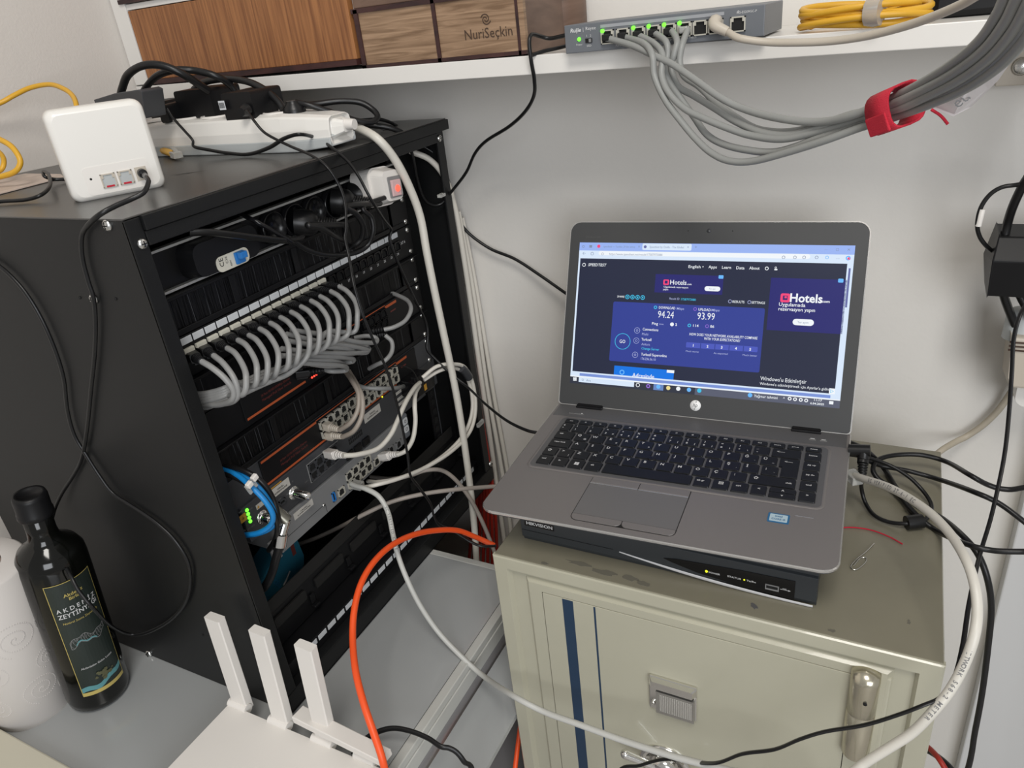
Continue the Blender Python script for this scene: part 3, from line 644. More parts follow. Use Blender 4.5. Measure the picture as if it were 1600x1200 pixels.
# ---- black transmission unit with BNC sockets
t = thing('transport_unit', 'black rack unit with green lights and BNC sockets under the orange striped switches', 'network equipment', (XS, 0.224, utop(7)-UP_))
z1 = 0.2535; z0 = 0.2085
TX = XS+0.004
MB(facing_x(TX, 0, 0)).box(0.044, 0.405, z0, z1, -0.2, 0).build('chassis', dkgrey, t, bevel=0.0008)
MB(facing_x(TX, 0, 0)).box(0.405, YB2, z0+0.002, z1-0.002, -0.004, -0.002).build('ear', dkgrey, t)
def stick(parent, u0, v0, u1, v1, u3, v3, lines, x=TX, m=None, h=0.0036):
    a_, b_, c_ = px(u0, v0, x=x), px(u1, v1, x=x), px(u3, v3, x=x)      # top-left, top-right, bottom-left
    w_ = b_.y-a_.y; hh_ = a_.z-c_.z
    s_ = MB(facing_x(x, 0, 0)).box(a_.y, a_.y+w_, a_.z-hh_, a_.z, 0, 0.0004).build('sticker', m or sticker, parent)
    mb = MB(facing_x(x+0.0006, 0, 0))
    for i, l in enumerate(lines): mb.text(l, a_.y+w_*0.5, a_.z-hh_*(0.40+0.30*i), 0, hh_*0.26, 0, 0.02, width=w_*(0.36 if i == 0 else 0.68))
    mb.build('print', ink_k, s_)
stick(t, 421.5, 768, 450.5, 747, 427, 779, ['TURKCELL', 'SUPERONLINE'])
s_ = MB(facing_x(TX, 0, 0)); a_, b_ = px(421, 767, x=TX), px(440, 753, x=TX); s_.box(a_.y, b_.y, a_.z, a_.z+0.0012, 0, 0.0003); s_.build('stripe', yel_p, t)
stick(t, 567.5, 649.5, 592.5, 630.5, 571, 661.5, ['TURKCELL', 'SUPERONLINE'])
for u0, v0 in ((617, 611), (618.5, 620.5), (619, 629.5)): stick(t, u0, v0+4, u0+20, v0-10, u0+1, v0+8, ['SN 2102311'], h=0.002)
def bnc(parent, u, v, L=0.022):
    p = px(u, v, x=TX); b_ = MB(facing_x(TX, p.y, p.z)); b_.lathe([(0.0085, 0), (0.0085, 0.0012), (0.0065, 0.0015), (0.0048, 0.004), (0.0048, L), (0.0042, L+0.0004), (0.0038, L-0.006), (0.0, L-0.006)], 22)
    b_.tube([(0, -0.006, L*0.7), (0, 0.006, L*0.7)], 0.0008, 6, 0, 2, smooth=False); b_.build('coax_socket', steel, parent)
bnc(t, 459, 770); bnc(t, 410, 808, 0.012)
for i in range(4):
    p = px(385.5+1.8*i, 797+5.8*i, x=TX); MB(facing_x(TX, p.y, p.z)).lathe([(0.0021, 0), (0.0018, 0.0012), (0, 0.0016)], 12).build('status_light', led_g, t)
a_, b_ = px(375, 811, x=TX), px(383, 803, x=TX)
s_ = MB(facing_x(TX, 0, 0)).box(a_.y-0.001, a_.y+0.0085, a_.z-0.0062, a_.z+0.003, 0, 0.0004).build('ground_sticker', yel_p, t)
mb = MB(facing_x(TX+0.0006, a_.y+0.0037, a_.z-0.0016)); mb.box(-0.0002, 0.0002, 0, 0.0024, 0, 0.0002); mb.box(-0.0018, 0.0018, -0.0002, 0.0002, 0, 0.0002); mb.box(-0.0011, 0.0011, -0.0012, -0.0008, 0, 0.0002); mb.build('symbol', ink_k, s_)
s_ = px(403, 790, x=TX); sg = MB(facing_x(TX, 0, 0)).box(s_.y-0.003, s_.y+0.009, s_.z-0.004, s_.z+0.002, 0, 0.0004).build('warning_label', sticker, t)
MB(facing_x(TX+0.0006, s_.y-0.0005, s_.z-0.0028)).prism([(-0.0018, 0), (0.0018, 0), (0, 0.0036)], 0, 0.0002).build('symbol', yel_p, sg)
mb = MB(facing_x(TX+0.0003, 0, 0))
for (u, v, s, h) in ((372, 803, 'TNL 995', 0.0032), (383, 828, 'FE 1', 0.0028), (392, 824, 'EXT NMS', 0.0028), (437, 780, 'USB', 0.0024), (449, 772, 'INIT', 0.0022), (479, 752, 'LAN 2', 0.0022), (457, 752, 'IN', 0.0022), (504, 712, 'LAN 1', 0.0024), (392, 795, 'PWR', 0.002)):
    p = px(u, v, x=TX); mb.text(s, p.y, p.z, 0, h, 0)
mb.build('print', ink_g, t)
p = px(440, 784, x=TX); jack(t, facing_x(TX, p.y, p.z), 0.010, 0.006, 'usb_port', dkgrey)
fr_ = MB(facing_x(TX, 0, 0)); yy0, yy1 = px(484, 730, x=TX).y-0.004, px(530, 700, x=TX).y
zc1, zc2 = px(487, 729, x=TX).z, px(491, 741.5, x=TX).z
fr_.box(yy0, yy1, zc1+0.0062, zc1+0.0070, 0, 0.001); fr_.box(yy0, yy1, zc2-0.0070, zc2-0.0062, 0, 0.001); fr_.box(yy0-0.0008, yy0, zc2-0.007, zc1+0.007, 0, 0.001); fr_.build('port_frame', ink_g, t)
for i in range(4):
    y = px(487, 729, x=TX).y+0.0136*i
    for z_ in (zc1, zc2): jack(t, facing_x(TX, y, z_), 0.0130, 0.0118, 'port', dkgrey, hole, tabtop=z_ == zc1, depth=0.002)
vy0 = px(543, 682, x=TX).y; vz = px(555, 678, x=TX).z
mb = MB(facing_x(TX, 0, 0))
for i in range(8):
    for j in (0, 1): mb.box(vy0+0.0036*i, vy0+0.0036*i+0.0026, vz-0.0045*j-0.0036, vz-0.0045*j, 0, 0.0003)
mb.build('vent_slots', hole, t)
y0_ = px(535, 697, x=TX).y; zz_ = px(560, 690, x=TX).z
for i in range(3): MB(facing_x(TX, 0, 0)).box(y0_+0.0175*i, y0_+0.0175*i+0.0145, zz_-0.012, zz_-0.001, 0, 0.0035).build('port_cover', blk2, t, bevel=0.0015)
# ---- grey router below
GX = XS+0.006
gTL, gTR, gBL, gBR = px(452, 801, x=GX), px(624, 657, x=GX), px(443, 858, x=GX), px(630, 697, x=GX)
gz1 = (gTL.z+gTR.z)/2; gz0 = (px(470, 837, x=GX).z+gBR.z)/2; gy0 = 0.078; gy1 = gTR.y+0.002
gm = mat('router_grey_metal', (0.22, 0.223, 0.225), 0.45, 0.2, bump=(900, 0.04))
t = thing('rack_router', 'grey metal rack router with rows of ports under the black BNC unit', 'router', (GX, 0.22, gz0))
MB(facing_x(GX, 0, 0)).box(gy0, gy1, gz0, gz1, -0.2, 0).build('chassis', gm, t, bevel=0.0006)
er = MB(facing_x(GX, 0, 0)); er.box(gy0-0.014, gy0-0.0003, gz0-0.004, gz0+0.024, -0.004, -0.001); er.build('ear', gm, t, bevel=0.0006)
p = px(452, 839, x=GX); screw(facing_x(GX-0.0008, gy0-0.007, gz0+0.008), t, 0.0042)
er = MB(facing_x(GX, 0, 0)).box(gy1+0.0004, gy1+0.017, gz0+0.004, gz1+0.002, -0.01, 0.001).build('ear', swgrey, t, bevel=0.003)
for i in range(2):
    s_ = MB(facing_x(GX+0.0011, 0, 0)).prism(rrect(0.011, 0.0105, 0.003, 4, gy1+0.0085, gz1-0.008-i*0.0125), 0, 0.0004).build('button_label', lbl_w, er)
    MB(facing_x(GX+0.0016, gy1+0.0085, gz1-0.008-i*0.0125)).lathe([(0.0026, 0), (0.0026, 0.0002), (0.0016, 0.0002), (0.0016, 0)], 14, cap=False).build('symbol', ink_g, s_)
stick(t, 458, 804, 486.5, 776, 462, 812, ['TURKCELL', 'SUPERONLINE'], x=GX)
lk = MB(facing_x(GX, 0, 0)); a_ = px(459, 825, x=GX); b_ = px(507, 784, x=GX); zline = gz0+0.014
lk.box(gy0+0.002, b_.y, zline, zline+0.0004, 0, 0.0003); lk.box(gy0+0.002, gy0+0.0024, gz0+0.003, zline, 0, 0.0003); lk.box(b_.y, b_.y+0.0004, gz0+0.002, zline, 0, 0.0003); lk.build('cover_seam', hole, t)
p = px(505.5, 789.5, x=GX); screw(facing_x(GX+0.0004, p.y, p.z), t, 0.0022)
ga = px(545, 743, x=GX); gb = px(557, 749, x=GX)
for i in range(4):
    y = ga.y+0.0133*i
    for j in (0, 1): jack(t, facing_x(GX, y, ga.z-0.0128*j), 0.0124, 0.0116, 'port', gm if False else portm, hole, tabtop=j == 0, depth=0.0018)
for (u, v) in ((588, 721), (599, 713), (610.6, 703), (622.5, 694)):
    p = px(u, v, x=GX); jack(t, facing_x(GX, p.y, p.z), 0.0118, 0.0118, 'port', portm if u < 600 else gm, hole, depth=0.0018)
p = px(533, 768, x=GX); jack(t, facing_x(GX, p.y, p.z), 0.0124, 0.0116, 'port', portm, hole, depth=0.0018)
p = px(521, 776, x=GX); jack(t, facing_x(GX, p.y, p.z), 0.0058, 0.0128, 'usb_port', MATS['blue_toggle'], hole, depth=0.0016)

# ---- cable tray with slots
t = thing('cable_manager', 'black slotted cable manager low in the rack above the bottom patch panel', 'cable manager', (XS, 0.224, 0.052))
mb = MB(facing_x(XS, 0, 0)); mb.box(YA, YB2+0.02, 0.104, 0.122, -0.002, 0.0); mb.build('top_bar', mat('dark_grey_bar', (0.016, 0.0155, 0.015), 0.5, spec=0.3), t, bevel=0.0005)
sl = [(430, 1000), (482, 953), (532.5, 901), (573, 855), (612, 812), (650, 772)]
for i in range(6):
    c_ = px(sl[i][0]-5, sl[i][1]-5, x=XS); y = 0.052+0.0735*i
    MB(facing_x(XS, 0, 0)).prism(rrect(0.055, 0.0145, 0.0025, 3, y+0.018, 0.0865), -0.002, 0.0004).build('slot_cover', MATS['dark_grey_bar'], t)
mb = MB(facing_x(XS, 0, 0)); mb.box(YA, YB2+0.02, 0.052, 0.1035, -0.004, -0.0024); mb.build('backplate', blk2, t)
for i in range(7):
    y = 0.032+0.0735*i-0.0; p0 = (XS, y, 0.079)
    mb = MB(facing_x(XS+0.001, 0, 0)); mb.box(y-0.004, y+0.004, 0.066, 0.080, -0.002, 0.0); mb.box(y-0.005, y+0.005, 0.062, 0.065, -0.002, 0.005); mb.build('hook', blk2, t, bevel=0.001)
# ================================================================== LOW DRAWER UNIT UNDER THE RACK
t = thing('drawer_unit', 'low grey glossy unit with white edging standing under the rack', 'cabinet', (-0.11, -0.2, -0.55))
ux0, ux1, uy0, uy1 = -0.385, 0.157, -0.95, 0.313
MB().box(ux0+0.006, ux1-0.004, uy0, uy1-0.004, -0.55, -0.0105).build('body', glass_s, t, bevel=0.002)
MB().box(ux0+0.010, ux1-0.012, uy0, uy1-0.011, -0.010, -0.0012).build('top_panel', glass_w, t)
e = MB(); e.box(ux1-0.0115, ux1, uy0, uy1, -0.012, -0.0008); e.box(ux0, ux0+0.0095, uy0, uy1, -0.012, -0.0008); e.box(ux0+0.01, ux1-0.012, uy1-0.0105, uy1, -0.012, -0.0008)
e.build('edging', frame_w, t, bevel=0.0012)
MB().box(ux1-0.0045, ux1+0.0012, uy0, uy1-0.002, -0.034, -0.0125).build('side_rail', frame_w, t, bevel=0.001)
MB().box(ux1+0.0005, 0.2195, uy0, 0.31, -0.062, -0.055).build('lower_shelf', glass_w, t)
cl = px(0, 1140, z=0.012); 
t = thing('storage_box', 'cream flat lid of a box at the bottom left corner', 'box', (-0.33, -0.3, -0.0005))
mb = MB(); mb.box(-0.384, -0.135, -0.45, -0.156, -0.0005, 0.012); mb.build('lid', cream_lid, t, bevel=0.002)

# ================================================================== SAFE
SX0, SX1, SY0, SY1, SZ1 = 0.221, 0.6385, 0.131, 0.470, 0.193
t = thing('safe', 'heavy olive grey steel safe with navy stripes under the laptop', 'safe', ((SX0+SX1)/2, 0.3, -0.55))
mb = MB(); mb.box(SX0, SX1, SY0+0.0062, SY1, -0.55, SZ1-0.002); mb.build('body', safe_m, t, bevel=0.003)
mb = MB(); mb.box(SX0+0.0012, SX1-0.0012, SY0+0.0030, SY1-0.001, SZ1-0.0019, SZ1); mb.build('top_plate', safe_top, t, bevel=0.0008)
def ring(mb, x0, x1, z0, z1, y_out, a, x2, x3, z2, z3, y_in, m=0):      # bevelled rectangular frame on the front
    A = [(x0, y_out, z0), (x1, y_out, z0), (x1, y_out, z1), (x0, y_out, z1)]; B = [(x2, y_in, z2), (x3, y_in, z2), (x3, y_in, z3), (x2, y_in, z3)]
    for i in range(4): mb.quad([A[i], A[(i+1) % 4], B[(i+1) % 4], B[i]], m)
zb_ = -0.55
mb = MB()
L_ = [(SX0, SX1, zb_, SZ1-0.0004, SY0+0.0062), (SX0, SX1, zb_, SZ1-0.0004, SY0+0.0015), (SX0+0.0015, SX1-0.0015, zb_+0.0015, SZ1-0.0015, SY0), (0.2365, 0.6215, zb_+0.015, 0.1785, SY0),
      (0.2400, 0.6190, zb_+0.018, 0.1755, SY0+0.006), (0.2560, 0.6040, zb_+0.03, 0.1715, SY0+0.006), (0.2610, 0.5990, zb_+0.033, 0.1680, SY0+0.0005), (0.2755, 0.5740, zb_+0.045, 0.1585, SY0+0.0005), (0.2755, 0.5740, zb_+0.045, 0.1585, SY0+0.004)]
for a_, b_ in zip(L_[:-1], L_[1:]): ring(mb, a_[0], a_[1], a_[2], a_[3], a_[4], 0, b_[0], b_[1], b_[2], b_[3], b_[4])
fo = mb.build('front_frame', safe_m, t)
d = MB().box(0.2763, 0.5732, SY0, SY0+0.006, zb_+0.046, 0.1577).build('door', safe_m, t, bevel=0.0005)
MB().box(0.2988, 0.3107, SY0-0.0003, SY0+0.001, zb_+0.05, 0.1572).build('stripe', navy, d)
MB().box(0.3332, 0.3352, SY0-0.0003, SY0+0.001, zb_+0.05, 0.1572).build('stripe', navy, d)
hp_ = MB(frame_m((0.4145, SY0, 0.0635), (1, 0, 0), (0, 0, 1)))
hp_.box(-0.0245, 0.0245, -0.0225, 0.0235, 0, 0.004); hp_.prism([(-0.0245, 0.0235), (-0.0245, 0.0125), (0.0245, 0.0125), (0.0245, 0.0235)][::-1], 0.004, 0.0095, 0, 0.0035)
hd = hp_.build('handle_plate', steel, d, bevel=0.0012)
MB(frame_m((0.4145, SY0, 0.0635), (1, 0, 0), (0, 0, 1))).box(-0.0165, 0.0215, 0.0085, 0.0120, 0.004, 0.0045).build('grip_slot', hole, hd)
k_ = MB(frame_m((0.4145, SY0, 0.0635), (1, 0, 0), (0, 0, 1))); k_.box(-0.0165, 0.0225, -0.0225, 0.008, 0.004, 0.0075)
for i in range(18):
    for j in range(13):
        x, z = -0.0125+i*0.00185, -0.0190+j*0.00185; k_.add([(x, z, 0.0075), (x+0.0015, z, 0.0075), (x+0.0015, z+0.0015, 0.0075), (x, z+0.0015, 0.0075), (x+0.00075, z+0.00075, 0.0083)], [(0, 1, 4), (1, 2, 4), (2, 3, 4), (3, 0, 4)])
k_.build('latch_flap', mat('brushed_zinc', (0.50, 0.49, 0.46), 0.38, 0.9), hd)
MB(frame_m((0.4145, SY0, 0.0635), (1, 0, 0), (0, 0, 1))).lathe([(0.0022, 0.004), (0.0022, 0.0062), (0.001, 0.007), (0, 0.007)], 12, 0, Matrix.Translation((-0.0198, -0.012, 0))).build('lock_button', steel, hd)
dc = (0.4045, SY0, -0.046)
M_ = frame_m(dc, (1, 0, 0), (0, 0, 1))
MB(M_).lathe([(0.0285, 0), (0.0285, 0.003), (0.0255, 0.0045), (0.022, 0.0045), (0.0215, 0.002), (0.0, 0.002)], 40).build('dial_ring', steel, d)
mb = MB(M_); mb.lathe([(0.016, 0.002), (0.0155, 0.010), (0.012, 0.013), (0.006, 0.015), (0, 0.0155)], 10); mb.build('dial_hub', steel, d)
for a_ in (2.2, 0.9, -1.0): screw(M_ @ Matrix.Translation((0.0187*math.cos(a_), 0.0187*math.sin(a_), 0.0022)), d, 0.0026)
for a_ in (2.62, 0.52, -1.57):
    mb = MB(M_); s0 = Vector((0.008*math.cos(a_), 0.008*math.sin(a_), 0.010)); s1 = Vector((0.044*math.cos(a_), 0.044*math.sin(a_), 0.020)); mb.cyl(s0, s1, 0.0038, 16, 0, 0.0052); mb.sphere(tuple(s1), 0.0052); mb.build('spoke_handle', steel, d)
hx, hz = 0.583, 0.118
mb = MB(Matrix.Translation((hx, SY0-0.002, 0)))
mb.lathe([(0.0112, 0.066), (0.0118, 0.0675), (0.0118, 0.1195), (0.0110, 0.1205), (0.0118, 0.1215), (0.0118, 0.152), (0.0120, 0.158), (0.0115, 0.168), (0.0, 0.1695)], 30)
hg = mb.build('hinge', nickel, t)
MB(frame_m((hx+0.002, SY0-0.0139, 0.142), (1, 0, 0), (0, 0, 1))).lathe([(0.0017, 0), (0.0017, 0.0006), (0, 0.0006)], 12).build('pin_hole', hole, hg)
MB().box(hx+0.0125, hx+0.020, SY0+0.001, SY0+0.006, zb_+0.05, 0.163).build('hinge_strip', safe_m, t, bevel=0.002)
# chips and scuffs of bare metal on the top edge
for (u, v, su, sv) in ((905, 880, 22, 4), (945, 895, 25, 5), (985, 903, 20, 5), (1005, 912, 12, 4), (850, 880, 8, 3), (1178, 947, 7, 5), (1300, 985, 8, 3), (1420, 972, 3, 4)):
    c_ = px(u, v, z=SZ1+0.0002); n = 13; rnd = random.Random(u); pl = []
    dx = (px(u+su, v+su*0.22, z=SZ1)-px(u, v, z=SZ1)); dy = (px(u, v-sv, z=SZ1)-px(u, v, z=SZ1))
    for i in range(n):
        a_ = 2*PI*i/n; r_ = rnd.uniform(0.5, 1.1); q_ = dx*math.cos(a_)*r_+dy*math.sin(a_)*r_; pl.append((c_.x+q_.x, max(SY0+0.0045, c_.y+q_.y)))
    MB().prism(pl, SZ1-0.0001, SZ1+0.0003).build('paint_chip', safe_chip if u != 1178 else lap_deck, t)

# ================================================================== VIDEO RECORDER
RX0, RX1, RY0 = 0.2425, 0.5365, 0.163
t = thing('video_recorder', 'flat dark grey video recorder on the safe under the laptop', 'video recorder', (0.39, 0.28, SZ1))
MB().box(RX0+0.001, RX1-0.001, RY0+0.016, RY0+0.225, SZ1+0.0005, 0.2352).build('housing', blk, t, bevel=0.0008)
mb = MB(frame_m((RX0, 0, 0), (0, 1, 0), (0, 0, 1)))
prof = [(RY0+0.004, SZ1+0.0005), (RY0+0.0155, SZ1+0.0005), (RY0+0.0155, 0.2355), (RY0+0.006, 0.2355), (RY0+0.0015, 0.2325), (RY0+0.0015, 0.2292), (RY0+0.003, 0.2285), (RY0, 0.2270), (RY0, SZ1+0.007), (RY0+0.0025, SZ1+0.006)]
mb.prism(prof, 0, RX1-RX0); fr_ = mb.build('front_panel', dvr_m, t, bevel=0.0005)
FM = frame_m((0, RY0-0.0002, 0), (1, 0, 0), (0, 0, 1))
mb = MB(FM); ax, bx = 0.352, 0.534
up = []; lo = []
for i in range(25):
    f = i/24; x = ax+(bx-ax)*f
    zc = 0.2080-0.0132*(1-(1-f)**2.2)+0.0; 
    th = 0.0008+0.0040*math.sin(min(1, f*1.6)*PI/2)*(1-f*0.55)
    up.append((x, zc+th*0.5)); lo.append((x, zc-th*0.5))
for i in range(24): mb.add([(lo[i][0], lo[i][1], 0), (lo[i+1][0], lo[i+1][1], 0), (up[i+1][0], up[i+1][1], 0.0), (up[i][0], up[i][1], 0.0), ((lo[i][0]+up[i][0])/2, (lo[i][1]+up[i][1])/2, 0.0012), ((lo[i+1][0]+up[i+1][0])/2, (lo[i+1][1]+up[i+1][1])/2, 0.0012)], [(0, 1, 5, 4), (4, 5, 2, 3)], 0, True)
mb.build('silver_curve', mat('satin_silver', (0.62, 0.62, 0.63), 0.35, 0.3), fr_)
mb = MB(FM); mb.prism([(0.397, 0.2125), (0.405, 0.2098), (0.43, 0.2040), (0.47, 0.1995), (0.518, 0.1982), (0.518, 0.2195), (0.47, 0.2185), (0.41, 0.2150)], 0, 0.0004); mb.build('display_window', blkg, fr_)
mb = MB(FM); mb.box(0.247, 0.281, 0.2155, 0.2235, 0, 0.0004); lg = mb.build('badge', blkg, fr_)
mb = MB(FM); mb.text('HIKVISION', 0.2645, 0.2192, 0.0006, 0.0055, 0, 0.02, width=0.030); mb.build('print', ink_w, lg)
mb = MB(FM); mb.box(0.243, 0.345, 0.2088, 0.2091, 0, 0.0003); mb.build('groove', hole, fr_)
for s_, x, z_, w_ in (('POWER', 0.4462, 0.2079, 0.0105), ('STATUS', 0.4645, 0.2083, 0.0125), ('Tx/Rx', 0.4800, 0.2083, 0.0085)):
    mb = MB(FM); mb.text(s_, x, z_, 0.0007, 0.0028, 0, 0.01, width=w_); mb.build('print', ink_w, fr_)
for x, r_ in ((0.4388, 0.0014), (0.4737, 0.0008)):
    mb = MB(FM @ Matrix.Translation((x, 0.2083, 0.0004))); mb.lathe([(r_, 0), (r_*0.8, 0.0006), (0, 0.0008)], 12); mb.build('status_light', led_y, fr_)
mb = MB(FM); mb.box(0.4925, 0.5045, 0.2035, 0.2095, 0.0004, 0.0010); mb.box(0.4935, 0.5035, 0.2055, 0.2085, 0.001, 0.0013, 1); mb.build('usb_port', [ink_g, hole], fr_)
mb = MB(FM); mb.box(0.5055, 0.5135, 0.2070, 0.2073, 0.0005, 0.0007); mb.prism([(0.5125, 0.2063), (0.5145, 0.20715), (0.5125, 0.2080)], 0.0005, 0.0007); mb.box(0.5075, 0.5110, 0.2082, 0.2085, 0.0005, 0.0007); mb.build('usb_symbol', ink_w, fr_)
screw(frame_m((RX1-0.0008, RY0+0.022, 0.2245), (0, 1, 0), (0, 0, 1)), t, 0.0028)

# ================================================================== LAPTOP
lq = (0.2155, 0.1254, 0.2552, 0.0398, 0.0015, -0.0079, 1.1443, 0.2271, -0.0022)
LM = Matrix.Translation(lq[:3]) @ Matrix.Rotation(lq[3], 4, 'Z') @ Matrix.Rotation(lq[4], 4, 'X') @ Matrix.Rotation(lq[5], 4, 'Y')
lap = thing('laptop', 'open silver laptop showing an internet speed test, on the video recorder', 'laptop', LM)
LWd, LDp = 0.338, 0.237
def lrr(x0, x1, y0, y1, rf, rb):
    out = []
    for (cx, cy, r, a0) in ((x1-rb, y1-rb, rb, 0), (x0+rb, y1-rb, rb, 90), (x0+rf, y0+rf, rf, 180), (x1-rf, y0+rf, rf, 270)):
        for k in range(7): a_ = math.radians(a0+15*k); out.append((cx+r*math.cos(a_), cy+r*math.sin(a_)))
    return out
mb = MB(LM); o1 = lrr(0, LWd, 0, LDp, 0.016, 0.010); o2 = lrr(0.0012, LWd-0.0012, 0.0012, LDp-0.001, 0.015, 0.009); o3 = lrr(0.006, LWd-0.006, 0.008, LDp-0.004, 0.013, 0.008)
mb.rings([[(x, y, -0.0006) for x, y in o2], [(x, y, 0.0) for x, y in o2]], 0, False, False)
mb.add([(x, y, 0.0) for x, y in o2], [tuple(range(len(o2)))], 0)
base = mb.build('palm_rest', lap_m, lap)
mb = MB(LM); mb.rings([[(x, y, -0.0003) for x, y in o2], [(x, y, -0.0009) for x, y in o1], [(x, y, -0.0026) for x, y in o1], [(x, y, -0.0034) for x, y in o2]], 0, False, False); mb.build('edge_band', lap_e, lap)
mb = MB(LM); o4 = lrr(0.006, LWd-0.006, 0.026, LDp-0.004, 0.013, 0.008); mb.rings([[(x, y, -0.0030) for x, y in o2], [(x, y, -0.0045) for x, y in o2], [(x, y, -0.0155) for x, y in o4]], 0, True, False); mb.build('bottom_case', lap_k, lap)
for x in (0.03, 0.308):
    for y in (0.042, 0.205): MB(LM @ Matrix.Translation((x, y, -0.0188))).lathe([(0.006, 0), (0.006, 0.0034)], 16).build('rubber_foot', blkr, lap)
# dark strip behind the keyboard, recessed keyboard well
MB(LM).box(0.004, 0.334, 0.2010, 0.2345, 0.0, 0.0004).build('rear_deck', lap_deck, lap)
wl = lrr(0.0195, 0.3175, 0.0875, 0.1965, 0.006, 0.006)
MB(LM).prism(wl, 0.0001, 0.0005).build('keyboard_well', lap_deck, lap)
wr = MB(LM); wo = lrr(0.0165, 0.3205, 0.0845, 0.1995, 0.008, 0.008); n_ = len(wo)
wr.rings([[(x, y, 0.0002) for x, y in wo], [(x, y, 0.0009) for x, y in lrr(0.0175, 0.3195, 0.0855, 0.1985, 0.0075, 0.0075)], [(x, y, 0.0006) for x, y in wl]], 0, False); wr.build('keyboard_frame', lap_m, lap)
kb = MB(LM).box(0.0235, 0.3135, 0.0915, 0.1925, 0.0005, 0.0006).build('keyboard', lap_deck, lap)
KZ = 0.0007
def key(x0, x1, y0, y1, texts=(), pts=None):
    mb = MB(LM); g = 0.0011; x0 += g; x1 -= g
    if pts: mb.prism(pts, KZ, KZ+0.0014, 0, 0.0005)
    else: mb.prism(lrr(x0, x1, y0, y1, 0.0012, 0.0012)[::1], KZ, KZ+0.0014, 0, 0.0006)
    for s_, fx, fy, h in texts:
        mb.text(s_, x0+(x1-x0)*fx, y0+(y1-y0)*fy, KZ+0.00155, h, 1, 0.015)
    return mb.build('key', [key_m, ink_w], kb)
RH_ = 0.0181; ry = [0.0928+RH_*i for i in range(5)]; kh = 0.0160
fl = ['esc', 'f1', 'f2', 'f3', 'f4', 'f5', 'f6', 'f7', 'f8', 'f9', 'f10', 'f11', 'f12', 'insert', 'prt sc', 'delete']
for i, s_ in enumerate(fl):
    x = 0.0245+i*0.0180; key(x, x+0.0180, 0.1835, 0.1920, ((s_, 0.5, 0.5, 0.0030 if i else 0.0032),))
def two(a_, b_='', c_=''): return tuple(q_ for q_ in ((a_, 0.25, 0.72, 0.0046), (b_, 0.25, 0.28, 0.0046), (c_, 0.78, 0.26, 0.0034)) if q_[0])
num = [('é', '"', ''), ('!', '1', ''), ("'", '2', ''), ('^', '3', '#'), ('+', '4', '$'), ('%', '5', ''), ('&', '6', ''), ('/', '7', '{'), ('(', '8', '['), (')', '9', ']'), ('=', '0', '}'), ('?', '*', '\\'), ('_', '-', '')]
x = 0.0245
for i, q_ in enumerate(num):
    w_ = 0.0150 if i == 0 else 0.0186; key(x, x+w_, ry[4], ry[4]+kh, two(*q_)); x += w_
key(x, 0.2935, ry[4], ry[4]+kh, (('<—', 0.3, 0.6, 0.005),))
def row(x, r, keys, up=True):
    for s_ in keys: key(x, x+0.0186, ry[r], ry[r]+kh, ((s_[0], 0.27, 0.68, 0.0056),)+(((s_[1:], 0.78, 0.26, 0.0034),) if len(s_) > 1 else ())); x += 0.0186
    return x
key(0.0245, 0.0490, ry[3], ry[3]+kh, (('tab', 0.3, 0.65, 0.0036),)); xe_ = row(0.0490, 3, ['Q@', 'W', 'E€', 'R', 'T₺', 'Y', 'U', 'I', 'O', 'P', 'Ğ¨', 'Ü~'])
key(0.0245, 0.0520, ry[2], ry[2]+kh, (('caps lock', 0.45, 0.65, 0.0036),)); xe2 = row(0.0520, 2, ['A', 'S', 'D', 'F', 'G', 'H', 'J', 'K', 'L', 'Ş´', 'İ', ';`'])
key(xe_, 0.2935, ry[2], ry[3]+kh, (('<—', 0.45, 0.82, 0.005),), pts=[(xe_+0.001, ry[3]), (xe2+0.001, ry[3]), (xe2+0.001, ry[2]), (0.2925, ry[2]), (0.2925, ry[3]+kh), (xe_+0.001, ry[3]+kh)])
key(0.0245, 0.0425, ry[1], ry[1]+kh, (('⇧', 0.4, 0.6, 0.006),)); xe3 = row(0.0425, 1, ['>|', 'Z', 'X', 'C', 'V', 'B', 'N', 'M', 'Ö', 'Ç', ':'])
key(xe3, 0.2935, ry[1], ry[1]+kh, (('⇧', 0.15, 0.6, 0.006), ('shift', 0.85, 0.5, 0.0034)))
for x0_, x1_, s_, h in ((0.0245, 0.0430, 'ctrl', 0.0036), (0.0430, 0.0615, 'fn', 0.0036), (0.0615, 0.0805, '⊞', 0.008), (0.0805, 0.1000, 'alt', 0.0036), (0.1000, 0.1960, '', 0), (0.1960, 0.2145, 'alt gr', 0.0036), (0.2145, 0.2330, '▤', 0.006), (0.2330, 0.2515, 'ctrl', 0.0036), (0.2515, 0.2685, '<', 0.005), (0.2955, 0.3130, '>', 0.005)):
    if s_ == '⊞':
        mb = MB(LM); mb.prism(lrr(x0_+0.0011, x1_-0.0011, ry[0], ry[0]+kh, 0.0012, 0.0012), KZ, KZ+0.0014, 0, 0.0006)
        for i in (0, 1):
            for j in (0, 1): mb.box(0.0685+i*0.0026, 0.0708+i*0.0026, ry[0]+0.0060+j*0.0026, ry[0]+0.0083+j*0.0026, KZ+0.0014, KZ+0.0015, 1)
        mb.build('key', [key_m, ink_w], kb); continue
    key(x0_, x1_, ry[0], ry[0]+kh, ((s_, 0.4 if len(s_) > 1 else 0.5, 0.62, h),) if s_ else ())
key(0.2685, 0.2955, ry[0]+0.0083, ry[0]+kh, (('^', 0.5, 0.35, 0.006),)); key(0.2685, 0.2955, ry[0], ry[0]+0.0078, (('v', 0.5, 0.5, 0.0045),))
